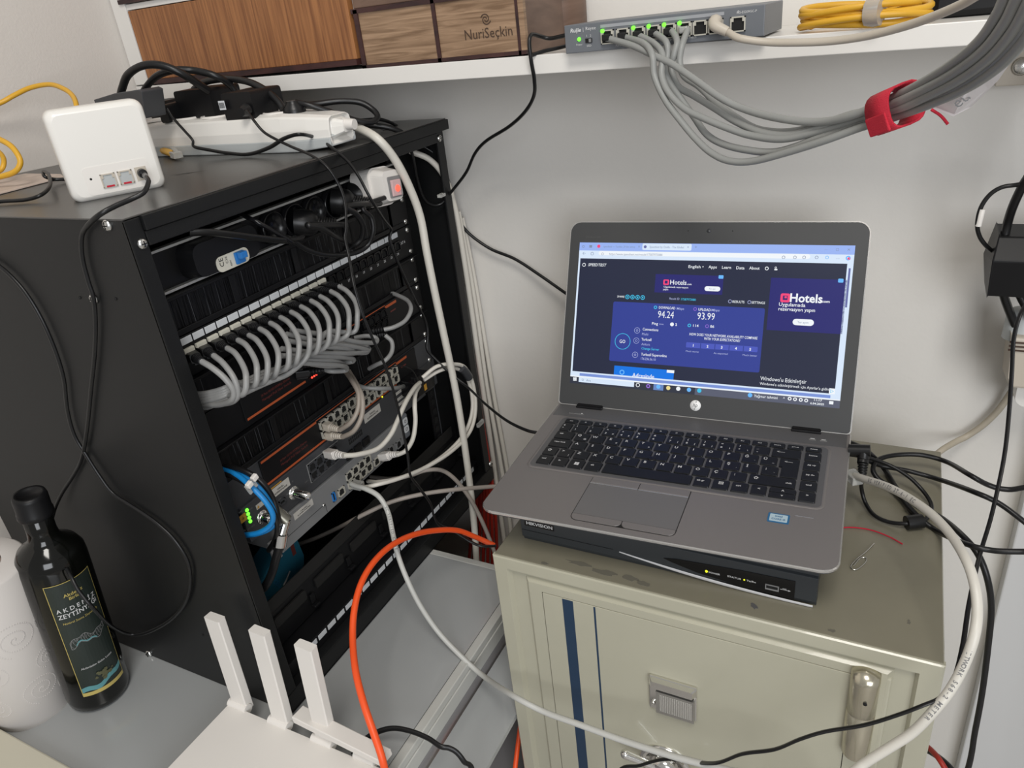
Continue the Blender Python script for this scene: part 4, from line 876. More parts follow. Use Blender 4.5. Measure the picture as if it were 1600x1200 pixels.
for i, s_ in enumerate(['end', 'pg dn', 'pg up', 'home']): key(0.2950, 0.3130, ry[i+1], ry[i+1]+kh, ((s_, 0.5, 0.6, 0.0036),))
mb = MB(LM @ Matrix.Translation((0.1462, 0.1300, KZ))); mb.lathe([(0.0046, 0), (0.0044, 0.0016), (0.0036, 0.0020), (0.0028, 0.0022), (0, 0.0019)], 20); mb.build('pointing_stick', blkr, lap)
# touchpad with two rows of buttons
pg = MB(LM); pg.prism(lrr(0.0955, 0.1985, 0.0095, 0.0848, 0.007, 0.002), 0.0000, 0.0002); pg.build('touchpad_gap', hole, lap)
MB(LM).box(0.0962, 0.1978, 0.0197, 0.0715, 0.0001, 0.0005).build('touchpad', mat('touchpad_grey', (0.16, 0.155, 0.155), 0.4, 0.2), lap)
for x0_, x1_ in ((0.0962, 0.1465), (0.1470, 0.1978)):
    MB(LM).box(x0_, x1_, 0.0735, 0.0840, 0.0002, 0.0012).build('touchpad_button', lap_m, lap, bevel=0.0005)
    MB(LM).box(x0_, x1_, 0.0718, 0.0732, 0.0002, 0.0009).build('button_trim', lap_e, lap)
MB(LM).prism(lrr(0.0962, 0.1465, 0.0102, 0.0190, 0.006, 0.0005), 0.0002, 0.0009, 0, 0.0003).build('touchpad_button', lap_m, lap)
MB(LM).prism([(LWd*0+0.294-p_[0], p_[1]) for p_ in lrr(0.0962, 0.1470, 0.0102, 0.0190, 0.006, 0.0005)][::-1], 0.0002, 0.0009, 0, 0.0003).build('touchpad_button', lap_m, lap)
st_ = MB(LM).prism(lrr(0.2735, 0.2925, 0.0555, 0.0695, 0.0012, 0.0012), 0.0001, 0.0004).build('badge_sticker', mat('badge_blue', (0.02, 0.13, 0.28), 0.3), lap)
mb = MB(LM); mb.prism(lrr(0.2752, 0.2908, 0.0572, 0.0680, 0.0008, 0.0008), 0.0004, 0.0005); mb.build('badge_face', mat('badge_pale', (0.42, 0.55, 0.62), 0.3), st_)
mb = MB(LM); mb.text('intel', 0.283, 0.0650, 0.0006, 0.0038, 0, 0.02); mb.text('CORE i5', 0.283, 0.0605, 0.0006, 0.0034, 0, 0.02); mb.build('print', MATS['badge_blue'], st_)
MB(LM).box(0.2965, 0.3125, 0.0702, 0.0710, 0.0001, 0.0003).build('finger_slot', lap_e, lap)
MB(LM).box(0.0225, 0.0415, 0.2072, 0.2084, 0.0005, 0.0010).build('power_bar', lap_e, lap)
MB(LM @ Matrix.Translation((0.0385, 0.2100, 0.0005))).lathe([(0.0012, 0), (0, 0.0004)], 10).build('power_light', ink_w, lap)
for x in (0.3005, 0.3115):
    b_ = MB(LM).box(x-0.0035, x+0.0035, 0.2090, 0.2102, 0.0005, 0.0010).build('media_button', lap_e, lap)
    MB(LM).box(x-0.0022, x+0.0022, 0.2112, 0.2122, 0.0005, 0.0008).build('symbol', ink_w, b_)
mb = MB(LM); mb.text('EliteBook', 0.030, 0.0795, 0.0002, 0.0035, 0); mb.build('print', ink_g, lap)
# lid
th = lq[6]
LID = LM @ Matrix(((1, 0, 0, 0), (0, math.cos(th), -math.sin(th), lq[7]), (0, math.sin(th), math.cos(th), lq[8]), (0, 0, 0, 1)))
lo_ = lrr(0.0004, 0.3376, 0.0030, 0.2298, 0.004, 0.0135)
li_ = lrr(0.0016, 0.3364, 0.0038, 0.2288, 0.004, 0.0125)
mb = MB(LID); mb.prism(lo_, -0.0055, -0.0002); lid = mb.build('lid_shell', lap_e, lap)
bz = MB(LID).prism(li_, -0.0002, 0.0006, 0, 0.0004).build('bezel', lap_k, lap)
mb = MB(LID @ Matrix.Translation((0.1697, 0.2189, 0.0006))); mb.lathe([(0.0024, 0), (0.0024, 0.0001), (0, 0.0001)], 18); mb.build('camera_lens', dkgrey, bz)
for x in (0.146, 0.196): MB(LID @ Matrix.Translation((x, 0.2189, 0.0006))).lathe([(0.0007, 0), (0, 0.0001)], 8).build('microphone_hole', hole, bz)
mb = MB(LID); mb.text('EliteBook 840', 0.031, 0.2110, 0.0007, 0.0034, 0); mb.build('print', mat('faint_print', (0.065, 0.065, 0.065), 0.5), bz)
lg = MB(LID @ Matrix.Translation((0.1710, 0.0178, 0.0006))).lathe([(0.0062, 0), (0.0062, 0.0003), (0, 0.0003)], 36).build('logo_disc', mat('logo_silver', (0.85, 0.85, 0.85), 0.45), bz)
mb = MB(LID @ Matrix.Translation((0.1710, 0.0178, 0.0010))); mb.text('hp', 0, 0.0002, 0, 0.0066, 0, 0.0, sx=0.85, shear=0.22); mb.box(0.0004, 0.0009, 0.0026, 0.0058, 0, 0.0001); mb.box(-0.0011, -0.0006, -0.0058, -0.003, 0, 0.0001); mb.build('logo', ink_k, lg)
for x0_, x1_ in ((0.0262, 0.0598), (0.2775, 0.3080)):
    MB(LM).box(x0_, x1_, 0.2225, 0.2345, -0.004, 0.0030).build('hinge_cover', blk2, lap, bevel=0.001)
    MB(LM).cyl((x0_+0.001, 0.2290, -0.001), (x1_-0.001, 0.2290, -0.001), 0.0048, 14).build('hinge', blk2, lap)

# ---- what the screen shows (flat, on the screen plane)
Hs = [(83, 126), (1465, 138), (1388, 955), (33, 830)]; Ht = [(0.0143, 0.2042), (0.3237, 0.2042), (0.3237, 0.0302), (0.0143, 0.0302)]
A_ = []; B_ = []
for (u, v), (x, y) in zip(Hs, Ht):
    A_.append([u, v, 1, 0, 0, 0, -x*u, -x*v]); B_.append(x); A_.append([0, 0, 0, u, v, 1, -y*u, -y*v]); B_.append(y)
Hm = np.append(np.linalg.solve(np.array(A_, float), np.array(B_, float)), 1).reshape(3, 3)
def sp_(u, v):
    q_ = Hm @ np.array([u, v, 1.0]); return q_[0]/q_[2], q_[1]/q_[2]
scm = {}
def sm_(name, c, s=1.0):
    if name not in scm: scm[name] = (len(scm), emi('screen_'+name, c, s))
    return scm[name][0]
sm_('navy', (0.016, 0.021, 0.050)); sm_('bar', (0.33, 0.47, 0.92)); sm_('pale', (0.72, 0.84, 1.0)); sm_('white', (0.92, 0.96, 1.0)); sm_('card', (0.030, 0.050, 0.30)); sm_('cardlow', (0.045, 0.08, 0.42)); sm_('ad', (0.018, 0.018, 0.16)); sm_('cyan', (0.05, 0.55, 0.85)); sm_('pink', (0.95, 0.06, 0.20)); sm_('blue', (0.0, 0.18, 0.80)); sm_('grey', (0.22, 0.28, 0.42)); sm_('task', (0.030, 0.035, 0.055)); sm_('taskr', (0.10, 0.11, 0.16)); sm_('seg', (0.07, 0.10, 0.52)); sm_('scroll', (0.13, 0.15, 0.38)); sm_('violet', (0.32, 0.16, 0.72)); sm_('dim', (0.45, 0.50, 0.80)); sm_('sky', (0.15, 0.50, 1.0)); sm_('hl', (0.14, 0.25, 0.55)); sm_('lblue', (0.20, 0.30, 0.70)); sm_('yellow', (0.9, 0.75, 0.3))
ms = MB(LID); ms.fn = None
Z0 = 0.00065; zc_ = [Z0]
def R(u0, v0, u1, v1, m, r=0.0, lvl=1):           # rectangle given by two opposite corners
    x0, y1 = sp_(u0, v0); x1, y0 = sp_(u1, v1); z = Z0+lvl*0.00004
    if r: ms.add([(x, y, z) for x, y in rrect(x1-x0, y1-y0, min(r, (y1-y0)/2-1e-5, (x1-x0)/2-1e-5), 4, (x0+x1)/2, (y0+y1)/2)], [tuple(range(20))], scm[m][0])
    else: ms.add([(x0, y0, z), (x1, y0, z), (x1, y1, z), (x0, y1, z)], [(0, 1, 2, 3)], scm[m][0])
def T(s_, u, v, h, m='white', align='CENTER', bold=0.0, width=None, lvl=5, sx=1.0, shear=0.0):   # h in crop pixels
    x, y = sp_(u, v); hh_ = h*0.000222; ms.text(s_, x, y, Z0+lvl*0.00004, hh_, scm[m][0], bold, sx, align, width=None if width is None else width*0.000224, shear=shear)
def O(u, v, r, m, wd=0.25, lvl=5):
    x, y = sp_(u, v); r *= 0.000222; n = 28; a = [(x+r*math.cos(2*PI*i/n), y+r*math.sin(2*PI*i/n), Z0+lvl*0.00004) for i in range(n)]
    if wd >= 1: ms.add(a, [tuple(range(n))], scm[m][0]); return
    b = [(x+r*(1-wd)*math.cos(2*PI*i/n), y+r*(1-wd)*math.sin(2*PI*i/n), Z0+lvl*0.00004) for i in range(n)]
    ms.add(a+b, [(i, (i+1) % n, n+(i+1) % n, n+i) for i in range(n)], scm[m][0])
xa, xb, ya_, yb_ = 0.0143, 0.3237, 0.0302, 0.2042
def RX(x0, x1, y0, y1, m, lvl=1): ms.add([(xa+x0, ya_+y0, Z0+lvl*0.00004), (xa+x1, ya_+y0, Z0+lvl*0.00004), (xa+x1, ya_+y1, Z0+lvl*0.00004), (xa+x0, ya_+y1, Z0+lvl*0.00004)], [(0, 1, 2, 3)], scm[m][0])
SWd, SHt = xb-xa, yb_-ya_
RX(0, SWd, 0, SHt, 'navy', 0)
y_tab = sp_(110, 166)[1]-ya_; y_ad = sp_(85, 205)[1]-ya_; y_sb = sp_(46, 770)[1]-ya_; y_sb2 = sp_(38, 797)[1]-ya_
RX(0, SWd, y_tab, SHt, 'bar'); RX(0, SWd, y_ad, y_tab, 'pale'); RX(0, SWd, y_sb2, y_sb, 'pale', 2); RX(0, 0.0022, y_sb, y_ad, 'pale', 2)
RX(0.012, SWd-0.010, y_sb2+0.0018, y_sb-0.0018, 'lblue', 3)
xs_ = sp_(1425, 228)[0]-xa; RX(xs_, SWd, y_sb2, y_ad, 'pale', 2)
ysa, ysb = sp_(1436, 252)[1]-ya_, sp_(1418, 448)[1]-ya_; RX(xs_+0.0018, xs_+0.0038, ysb, ysa, 'scroll', 3)
RX(0, SWd, 0, y_sb2, 'task', 2); RX(SWd*0.5, SWd, 0, y_sb2, 'taskr', 3)
R(398, 130, 642, 166, 'pale', 0.0015, 2); R(178, 168, 1238, 206, 'white', 0.0035, 2)
T('speedtest — Yandex: 29 bin sonuç', 280, 147, 15, 'grey', width=175); O(178, 145, 9, 'pink', 1); T('×', 380, 147, 20, 'grey'); T('Speedtest by Ookla - The Global', 518, 149, 16, 'grey', width=180); T('×', 626, 149, 20, 'grey'); O(411, 147, 8, 'scroll', 1); T('+', 665, 149, 24, 'grey')
T('—', 1318, 158, 14, 'grey'); T('□', 1375, 160, 16, 'grey'); T('×', 1432, 160, 26, 'grey'); O(101, 146, 7, 'grey', 0.4); R(131, 139, 144, 152, 'grey', 0, 3)
T('←', 105, 181, 26, 'grey'); O(145, 182, 9, 'grey', 0.25); O(197, 183, 7, 'grey', 0.3); T('https://www.speedtest.net/result/17587973080', 362, 186, 17, 'grey', width=290)
for u in (1105, 1162, 1208, 1271, 1323): O(u, 198, 8, 'grey' if u != 1323 else 'sky', 0.3)
T('...', 1378, 198, 24, 'grey'); O(1429, 201, 11, 'sky', 0.5); O(1433, 204, 7, 'pink', 1)
T('SPEEDTEST', 170, 239, 22, 'white', bold=0.008, width=102, shear=0.15); O(104, 238, 10, 'white', 0.3)
for s_, u, v, w_ in (('English ▾', 666, 247, 78), ('Apps', 750, 248, 42), ('Learn', 819, 250, 45), ('Data', 888, 252, 40), ('About', 959, 253, 50)): T(s_, u, v, 21, 'white', bold=0.008, width=w_)
O(1021, 254, 9, 'white', 0.35); O(1066, 250, 5, 'white', 0.4); R(1059, 256, 1074, 263, 'white', 0.0005, 4)
R(464, 283, 797, 387, 'ad', 0, 2); R(503, 310, 530, 338, 'pink', 0.0014, 3); R(510, 316, 523, 331, 'ad', 0, 4); T('Hotels', 577, 326, 34, 'white', bold=0.008, width=85); T('.com', 632, 334, 12, 'white', width=24, bold=0.02)
T('Uygulamada rezervasyon', 565, 349, 13, 'white', bold=0.008, width=128); T('yapın', 514, 360, 13, 'white', bold=0.008, width=28); R(710, 343, 787, 370, 'white', 0.004, 3); T('Yer ayır', 748, 357, 13, 'grey', width=34); R(780, 288, 803, 306, 'sky', 0.0008, 3)
R(1043, 300, 1400, 582, 'ad', 0, 2); R(1092, 378, 1136, 424, 'pink', 0.002, 3); R(1103, 389, 1125, 412, 'ad', 0.0005, 4); R(1111, 392, 1122, 403, 'pink', 0, 5); T('Hotels', 1218, 405, 58, 'white', bold=0.025, width=148); T('.com', 1315, 419, 18, 'white', width=40, bold=0.02)
T('Uygulamada', 1148, 436, 25, 'white', bold=0.008, width=122); T('rezervasyon yapın', 1171, 460, 25, 'white', bold=0.008, width=168); R(1153, 505, 1257, 542, 'white', 0.006, 3); T('Yer ayırt', 1203, 524, 17, 'grey', width=50); R(1380, 304, 1405, 324, 'sky', 0.0008, 3)
T('SHARE', 289, 397, 15, 'white', bold=0.006, width=40)
for i in range(4): O(322+25.5*i, 398+1*i, 12, 'cyan', 0.3); O(322+25.5*i, 398+i, 4, 'cyan', 1)
T('Result ID', 558, 407, 16, 'dim', width=52); T('17587973080', 627, 411, 16, 'cyan', bold=0.008, width=76)
O(837, 419, 9, 'dim', 0.25); T('RESULTS', 879, 422, 17, 'white', bold=0.008, width=58); O(934, 423, 9, 'dim', 0.25); T('SETTINGS', 979, 426, 17, 'white', bold=0.008, width=64)
x0c, y1c = sp_(252, 421); x1c = sp_(1013, 452)[0]; y0c = sp_(231, 718)[1]
ms.add([(x, y, Z0+0.00008) for x, y in rrect(x1c-x0c, y1c-y0c, 0.002, 4, (x0c+x1c)/2, (y0c+y1c)/2)], [tuple(range(20))], scm['card'][0])
O(463, 450, 9, 'cyan', 0.45); T('DOWNLOAD', 521, 453, 19, 'white', bold=0.008, width=86); T('Mbps', 588, 457, 17, 'dim', bold=0.006, width=38); T('94.24', 515, 488, 52, 'white', bold=0.0, width=84)
O(662, 458, 9, 'violet', 0.3); T('UPLOAD', 709, 462, 19, 'white', bold=0.008, width=62); T('Mbps', 764, 464, 17, 'dim', bold=0.006, width=40); T('93.99', 717, 496, 52, 'white', bold=0.0, width=88)
T('Ping', 460, 532, 20, 'white', bold=0.008, width=32); T('ms', 493, 534, 14, 'dim', width=22); O(546, 535, 10, 'yellow' if False else 'white', 1); T('2', 567, 537, 18, 'white', bold=0.03); O(633, 540, 9, 'cyan', 0.45); T('114', 664, 542, 19, 'white', bold=0.008, width=28); O(722, 544, 9, 'violet', 0.3); T('86', 748, 546, 19, 'white', bold=0.008, width=20)
for u, v in ((371, 566), (367, 617), (361, 688)): O(u, v, 16, 'dim', 0.12); O(u, v, 6, 'dim', 0.3)
T('Connections', 438, 562, 20, 'white', bold=0.008, width=84); T('Multi', 411, 585, 18, 'dim', width=34); T('Turkcell', 418, 612, 20, 'white', bold=0.008, width=54); T('Ankara', 414, 636, 18, 'dim', width=46); T('Change Server', 437, 659, 18, 'cyan', bold=0.01, width=96); T('Turkcell Superonline', 455, 690, 20, 'white', bold=0.008, width=138); T('176.236.56.10', 426, 710, 18, 'dim', bold=0.01, width=80)
O(298, 621, 44, 'cyan', 0.07); T('GO', 297, 622, 26, 'white', bold=0.006, width=32)
T('HOW DOES YOUR NETWORK AVAILABILITY COMPARE', 801, 594, 19, 'white', bold=0.008, width=338); T('WITH YOUR EXPECTATIONS?', 797, 612, 19, 'white', bold=0.008, width=180)
R(618, 624, 975, 674, 'seg', 0.001, 3)
for i, s_ in enumerate('12345'): T(s_, 653+71.5*i, 641+4.8*i, 18, 'white', bold=0.03)
for i in range(1, 5): R(617+71.6*i, 625+4.6*i, 619+71.6*i, 656+4.6*i, 'card', 0, 4)
T('Much worse', 648, 671, 13, 'dim', width=66); T('As expected', 791, 681, 13, 'dim', width=70); T('Much better', 937, 690, 13, 'dim', width=70)
x0b, y1b = sp_(257, 742); x1b = sp_(557, 765)[0]; y0b = ya_+y_sb
ms.add([(x0b, y0b, Z0+0.00012), (x1b, y0b, Z0+0.00012), (x1b, y1b, Z0+0.00012), (x0b, y1b, Z0+0.00012)], [(0, 1, 2, 3)], scm['blue'][0])
R(521, 763, 557, 780, 'white', 0, 4); T('Adresinde', 402, 795, 32, 'white', bold=0.008, width=120); O(295, 776, 14, 'sky', 0.4)
RX(0, SWd, y_sb2, y_sb2+0.0012, 'white', 6)
T("Windows'u Etkinleştir", 1105, 814, 28, 'white', bold=0.0, width=216); T("Windows'u etkinleştirmek için Ayarlar'a gidin.", 1160, 845, 19, 'white', bold=0.0, width=322)
R(1337, 853, 1364, 884, 'white', 0, 7); T('▷', 1350, 870, 20, 'cyan', lvl=8)
for i in (0, 1):
    for j in (0, 1): R(50+9*i, 802+9*j, 58+9*i, 810+9*j, 'white', 0, 6)
R(79, 797, 355, 850, 'pale', 0, 5); O(98, 814, 6, 'grey', 0.3, 7); T('Ara', 127, 818, 18, 'grey', lvl=7)
R(455, 828, 502, 868, 'hl', 0, 5)
for u, v, m_, r_ in ((375, 840, 'white', 0.3), (427, 845, 'violet', 0.5), (478, 848, 'sky', 1), (528, 854, 'yellow', 1), (578, 858, 'white', 1), (632, 863, 'sky', 1), (684, 867, 'cyan', 1), (939, 889, 'sky', 1)): O(u, v, 11, m_, r_, 7)
T('Yağmur tahmini', 1018, 898, 19, 'white', bold=0.006, width=112, lvl=7); T('^', 1109, 906, 20, 'white', lvl=7)
for u, v in ((1138, 906), (1165, 909), (1194, 912), (1221, 915)): O(u, v, 9, 'white', 0.5, 7)
T('11:17', 1279, 914, 14, 'white', width=36, lvl=7, bold=0.02); T('6.04.2025', 1276, 932, 14, 'white', width=62, lvl=7, bold=0.02); R(1337, 917, 1357, 935, 'white', 0.0004, 7)
ms.build('screen', [v[1] for v in sorted(scm.values(), key=lambda q: q[0])], bz)
# ================================================================== PATCH CABLES IN THE RACK
ORD = ['first', 'second', 'third', 'fourth', 'fifth', 'sixth', 'seventh', 'eighth', 'ninth', 'tenth', 'eleventh', 'twelfth', 'thirteenth', 'fourteenth']
def boot(parent, p0, p1, m=blk2, r=0.0062):
    p0 = Vector(p0); p1 = Vector(p1); d = (p1-p0); L = d.length; d.normalize()
    q = frame_m(p0, d.orthogonal(), ez=d)
    up = Vector((0, 0, 1))-d*d.z
    if up.length > 0.2: q = frame_m(p0, up.cross(d)*-1, ez=d)
    b_ = MB(q); h = L
    b_.prism(rrect(0.0118, 0.0100, 0.002, 3), 0, h*0.45, 0, 0.0008)
    pr = []
    for i in range(5): a_ = h*(0.45+0.11*i); pr += [(r*0.78-i*0.0003, a_), (r*0.78-i*0.0003, a_+h*0.07), (r*0.6-i*0.0002, a_+h*0.075), (r*0.6-i*0.0002, a_+h*0.10)]
    b_.lathe(pr, 12); b_.box(-0.0025, 0.0025, 0.0045, 0.0068, h*0.02, h*0.40)
    return b_.build('boot', m, parent)
ends = [(314.7, 564.4), (333.4, 555), (355, 543.7), (372, 531), (389, 523.5), (406, 513.5), (422.5, 504.4), (438.4, 495.5), (455, 487), (470.5, 478.5), (486.2, 469.5), (500.5, 462.5), (517.2, 454.7), (530.3, 447)]
trunk = [(512, 520), (497, 543), (477, 560), (450, 579), (420, 592), (395, 603), (372, 614), (352, 623), (332, 629), (312, 632)]
for k in range(14):
    y = L0+LP*k+0.0005; e = px(*ends[k], x=0.006)
    c_ = thing('patch_cable', 'Light grey cable in the %s port from the left of the upper patch panel' % ORD[k], 'cable', (XS, y, 0.434), group='grey cables in the upper patch panel')
    b0_ = Vector((XS+0.001, y, 0.4345)); boot(c_, b0_, e)
    u, v = ends[k]; P = [e-(e-b0_)*0.06]
    fr = k/13
    P += [px(u+13, v+9, x=0.020), px(u+26, v+27+4*(1-fr), x=0.036), px(u+30-2*fr, v+49, x=0.044)]
    lx, ly = u+26-4*fr, v+72
    if k == 0: P = [P[0], px(332, 575, x=.018), px(352, 592, x=.03), px(365, 611, x=.034), px(362, 625, x=.028), px(345, 632, x=.004), px(318, 633, x=-.026), px(282, 632, x=-.052)]
    elif k == 1: P = [P[0], px(349, 568, x=.02), px(365, 590, x=.034), px(372, 612, x=.036), px(366, 626, x=.028), px(345, 631, x=.0), px(318, 628, x=-.028), px(282, 627, x=-.052)]
    else:
        off = (k % 3-1)*5; dep = 0.030-0.006*(k % 4)
        P.append(px(lx, ly, x=0.040))
        for (a_, b_) in trunk:
            if a_ < lx-10 and (b_ > ly+4 or a_ < lx-40):
                P.append(px(a_+off*0.4, b_+off*0.8-(k % 4)*4*(1 if a_ < 440 else 0.4), x=(-0.03 if a_ < 320 else -0.014 if a_ < 340 else dep*(a_-340)/110) if a_ < 450 else dep))
        P.append(px(280, 629-(k % 5)*4, x=-0.052))
    MB().tube(P, 0.0029, 8, 0, 6).build('jacket', c_patch, c_)
# hairpin loops running into the first striped switch
hp = [((455, 516), (505, 523), (557, 534), (586, 535), (587, 528), (572, 525), (553, 528)), ((448, 522), (500, 534), (548, 541), (573, 546), (571, 551), (548, 551), (520, 548)),
      ((452, 533), (500, 541), (536, 544), (553, 548), (550, 553), (530, 553), (505, 551)), ((440, 545), (492, 551), (545, 552), (572, 549), (575, 543), (555, 539), (525, 536)),
      ((440, 556), (490, 557), (530, 558), (550, 560), (550, 565), (528, 567), (500, 565)), ((450, 562), (490, 563), (520, 564), (534, 567), (532, 571), (512, 572), (485, 569)),
      ((458, 566), (500, 569), (530, 571), (541, 574), (539, 579), (518, 580), (508, 578))]
for k, h_ in enumerate(hp):
    P = [px(u, v, x=xx) for (u, v), xx in zip(h_, (0.006+0.003*k, 0.012+0.002*k, 0.014+0.001*k, 0.010, 0.004, -0.004, -0.014))]
    c_ = thing('patch_cable', 'Light grey hairpin cable loop in front of the upper striped switch, %s from the top' % ORD[k], 'cable', P[-1], group='hairpin cable loops in front of the upper striped switch')
    MB().tube(P, 0.0029, 8, 0, 6).build('jacket', c_patch, c_)
    e = P[-1]; boot(c_, Vector((XS+0.001, e.y-0.024, e.z+0.004)), e)
def rcable(name, label, l, r, m, boots=(), cat='cable', group=None, flat=1.0):
    P = [px(u, v, x=x) for u, v, x in l]
    c_ = thing(name, label, cat, P[0], group=group)
    MB().tube(P, r, 9, 0, 7, flat).build('jacket', m, c_)
    for (a_, b_, mm) in boots: boot(c_, px(*a_[:2], x=a_[2]), px(*b_[:2], x=b_[2]), mm)
    return c_
rcable('patch_cable', 'light grey cable arching from a black boot to the brush panel beside the rack screws', [(600, 515, -.008), (616, 511, .002), (633, 501, .008), (642, 484, .006), (637, 470, -.008), (618, 460, -.034), (610, 458, -.045)], 0.0029, c_patch, [((568, 520, XS), (603, 514, -.01), blk2)])
rcable('patch_cable', 'light grey cable dropping from a black boot behind the thin black cord', [(602, 524, -.008), (612, 534, 0), (612, 550, .004), (602, 563, .002), (588, 570, -.012), (577, 576, -.03)], 0.0029, c_patch, [((575, 524, XS), (604, 523, -.009), blk2)])
for k, (lb, l, bt) in enumerate((('beige cable, upper of two looping into the lower striped switch', [(531, 672, -.012), (548, 660, .006), (559, 640, .012), (560, 615, .008), (550, 595, -.008), (541, 582, -.034)], ((506, 664, XS), (529, 671, -.014))),
                               ('beige cable, lower of two looping into the lower striped switch', [(535, 683, -.010), (553, 673, .010), (565, 650, .018), (566, 622, .014), (557, 600, -.004), (545, 580, -.034)], ((509, 679, XS), (534, 682, -.012))))):
    rcable('patch_cable', lb, l, 0.0030, c_taupe if False else mat('cable_warm_grey%d' % k, (0.30, 0.26, 0.22), 0.45), [(bt[0], bt[1], beige)])
rcable('patch_cable', 'grey cable stub crossing left to right above the lower switch ports', [(558, 602, -.034), (572, 606, -.02), (600, 607, -.006), (622, 606, -.014), (634, 602, -.036)], 0.0029, c_patch)
# white cables clipped in the black bracket at the right
t = thing('cable_clip', 'black cable clip with an amber mark holding white cables at the rack right', 'clip', px(655, 600, x=0.0))
a_ = px(672, 590, x=-0.008); b_ = px(640, 622, x=-0.008)
mb = MB(facing_x(-0.02, 0, 0)); ca = px(659, 603, x=-.01)
mb.M = facing_x(-.01, ca.y, ca.z) @ Matrix.Rotation(-0.06, 4, 'Z'); mb.box(-0.017, 0.030, -0.013, 0.012, -0.028, 0.003); mb.build('block', blkg, t, bevel=0.0025)
MB(facing_x(-.0066, ca.y, ca.z) @ Matrix.Rotation(-0.06, 4, 'Z')).box(-0.017, -0.001, 0.010, 0.020, -0.010, 0.0).build('jaw', blkg, t, bevel=0.002)
MB(facing_x(-.0066, ca.y, ca.z)).box(0.0005, 0.0065, -0.0075, 0.0015, 0, 0.0004).build('mark', yel_p, t)
rcable('patch_cable', 'white cable from the black unit up through the clip, with a raised latch hood', [(536, 712, .012), (560, 710, .020), (590, 701, .026), (610, 680, .028), (622, 655, .026), (634, 628, .022), (647, 607, .012), (656, 598, .0)], 0.0031, c_white, [((511, 708, XS+.006), (541, 712, .014), wplast)])
rcable('patch_cable', 'white cable from the grey router up into the clip', [(620, 711, .006), (634, 704, .014), (645, 686, .022), (649, 660, .024), (648, 635, .022), (649, 615, .010), (655, 603, .0)], 0.0031, c_white, [((596, 713, XS+.008), (624, 709, .008), wplast)])
for k, l in enumerate(([(662, 594, .0), (685, 580, .012), (706, 575, .022), (724, 582, .024), (735, 605, .026), (738, 640, .028), (727, 675, .030), (700, 706, .03), (665, 730, .028), (625, 747, .022), (590, 757, .01), (570, 761, -.01), (555, 760, -.036)],
                       [(660, 590, .002), (682, 573, .014), (706, 569, .026), (726, 574, .028), (739, 600, .03), (743, 640, .032), (734, 675, .034), (708, 703, .034), (675, 725, .03), (640, 742, .022), (612, 750, .008), (590, 753, -.01), (575, 752, -.04)])):
    rcable('patch_cable', ['white cable of the loop right of the clip, inner of two', 'white cable of the loop right of the clip, outer of two'][k], l, 0.0028, c_ivory)
mb = MB(); P = [px(717, 578, x=.026), px(741 - 12, 586, x=.028)]; cc = (P[0]+P[1])/2
tape = MB().tube([px(720, 575, x=.027), px(727, 581, x=.028), px(733, 590, x=.028)], 0.0062, 12); tag(tape.build('cable_tie', dkgrey), 'dark tape wrap joining two white cables at the loop top', 'cable tie')
# thin black lead to the clip
cable('thin_wire', 'hair thin black wire arching left of the white cable clip', rp([(575, 588, -.03), (600, 577, -.01), (625, 572, 0), (643, 578, .002), (652, 592, 0), (655, 600, -.004)]), 0.0008, blkr, cat='wire')
# two blue and two black jumper cables at lower left
for k, (m_, l, nm) in enumerate(((c_blue, [(345, 733, -.034), (370, 742, -.01), (392, 760, .012), (412, 780, .024), (426, 803, .028), (423, 820, .02), (405, 832, .004), (380, 836, -.02), (362, 836, -.04)], 'bright blue cable bowing in front of the coax socket, nearest the camera'),
                            (c_blue, [(352, 732, -.034), (380, 745, -.004), (402, 760, .012), (420, 783, .018), (431, 808, .02), (424, 824, .012), (402, 834, -.006), (372, 838, -.036)], 'blue cable behind the brighter blue one at the rack lower left'),
                            (blkr, [(340, 738, -.034), (372, 748, -.008), (402, 768, .014), (422, 792, .022), (433, 815, .024), (431, 840, .01), (420, 860, -.02)], 'black cable, lower of two beside the blue cables'),
                            (blkr, [(350, 728, -.034), (382, 736, -.004), (408, 752, .012), (426, 778, .018), (434, 805, .02), (436, 830, .006), (428, 856, -.03)], 'black cable, upper of two beside the blue cables'))):
    P = rp(l); cable('jumper_cable', nm, P, 0.0029, m_)
for k, (u, v) in enumerate(((397, 746), (389, 757))):
    p = px(u, v, x=0.014+0.004); t = thing('cable_tie', ['white nylon tie head, upper of two on the blue cables', 'white nylon tie head, lower of two on the blue cables'][k], 'cable tie', p)
    MB(facing_x(p.x, p.y, p.z) @ Matrix.Rotation(0.3, 4, 'Z')).box(-0.0034, 0.0034, -0.003, 0.003, -0.002, 0.003).build('head', wplast, t, bevel=0.001)
    MB(facing_x(p.x-0.002, p.y-0.001, p.z-0.004) @ Matrix.Rotation(0.3, 4, 'Z')).box(-0.002, 0.0015, -0.008, 0.004, -0.001, 0.001).build('band', clear_m, t)
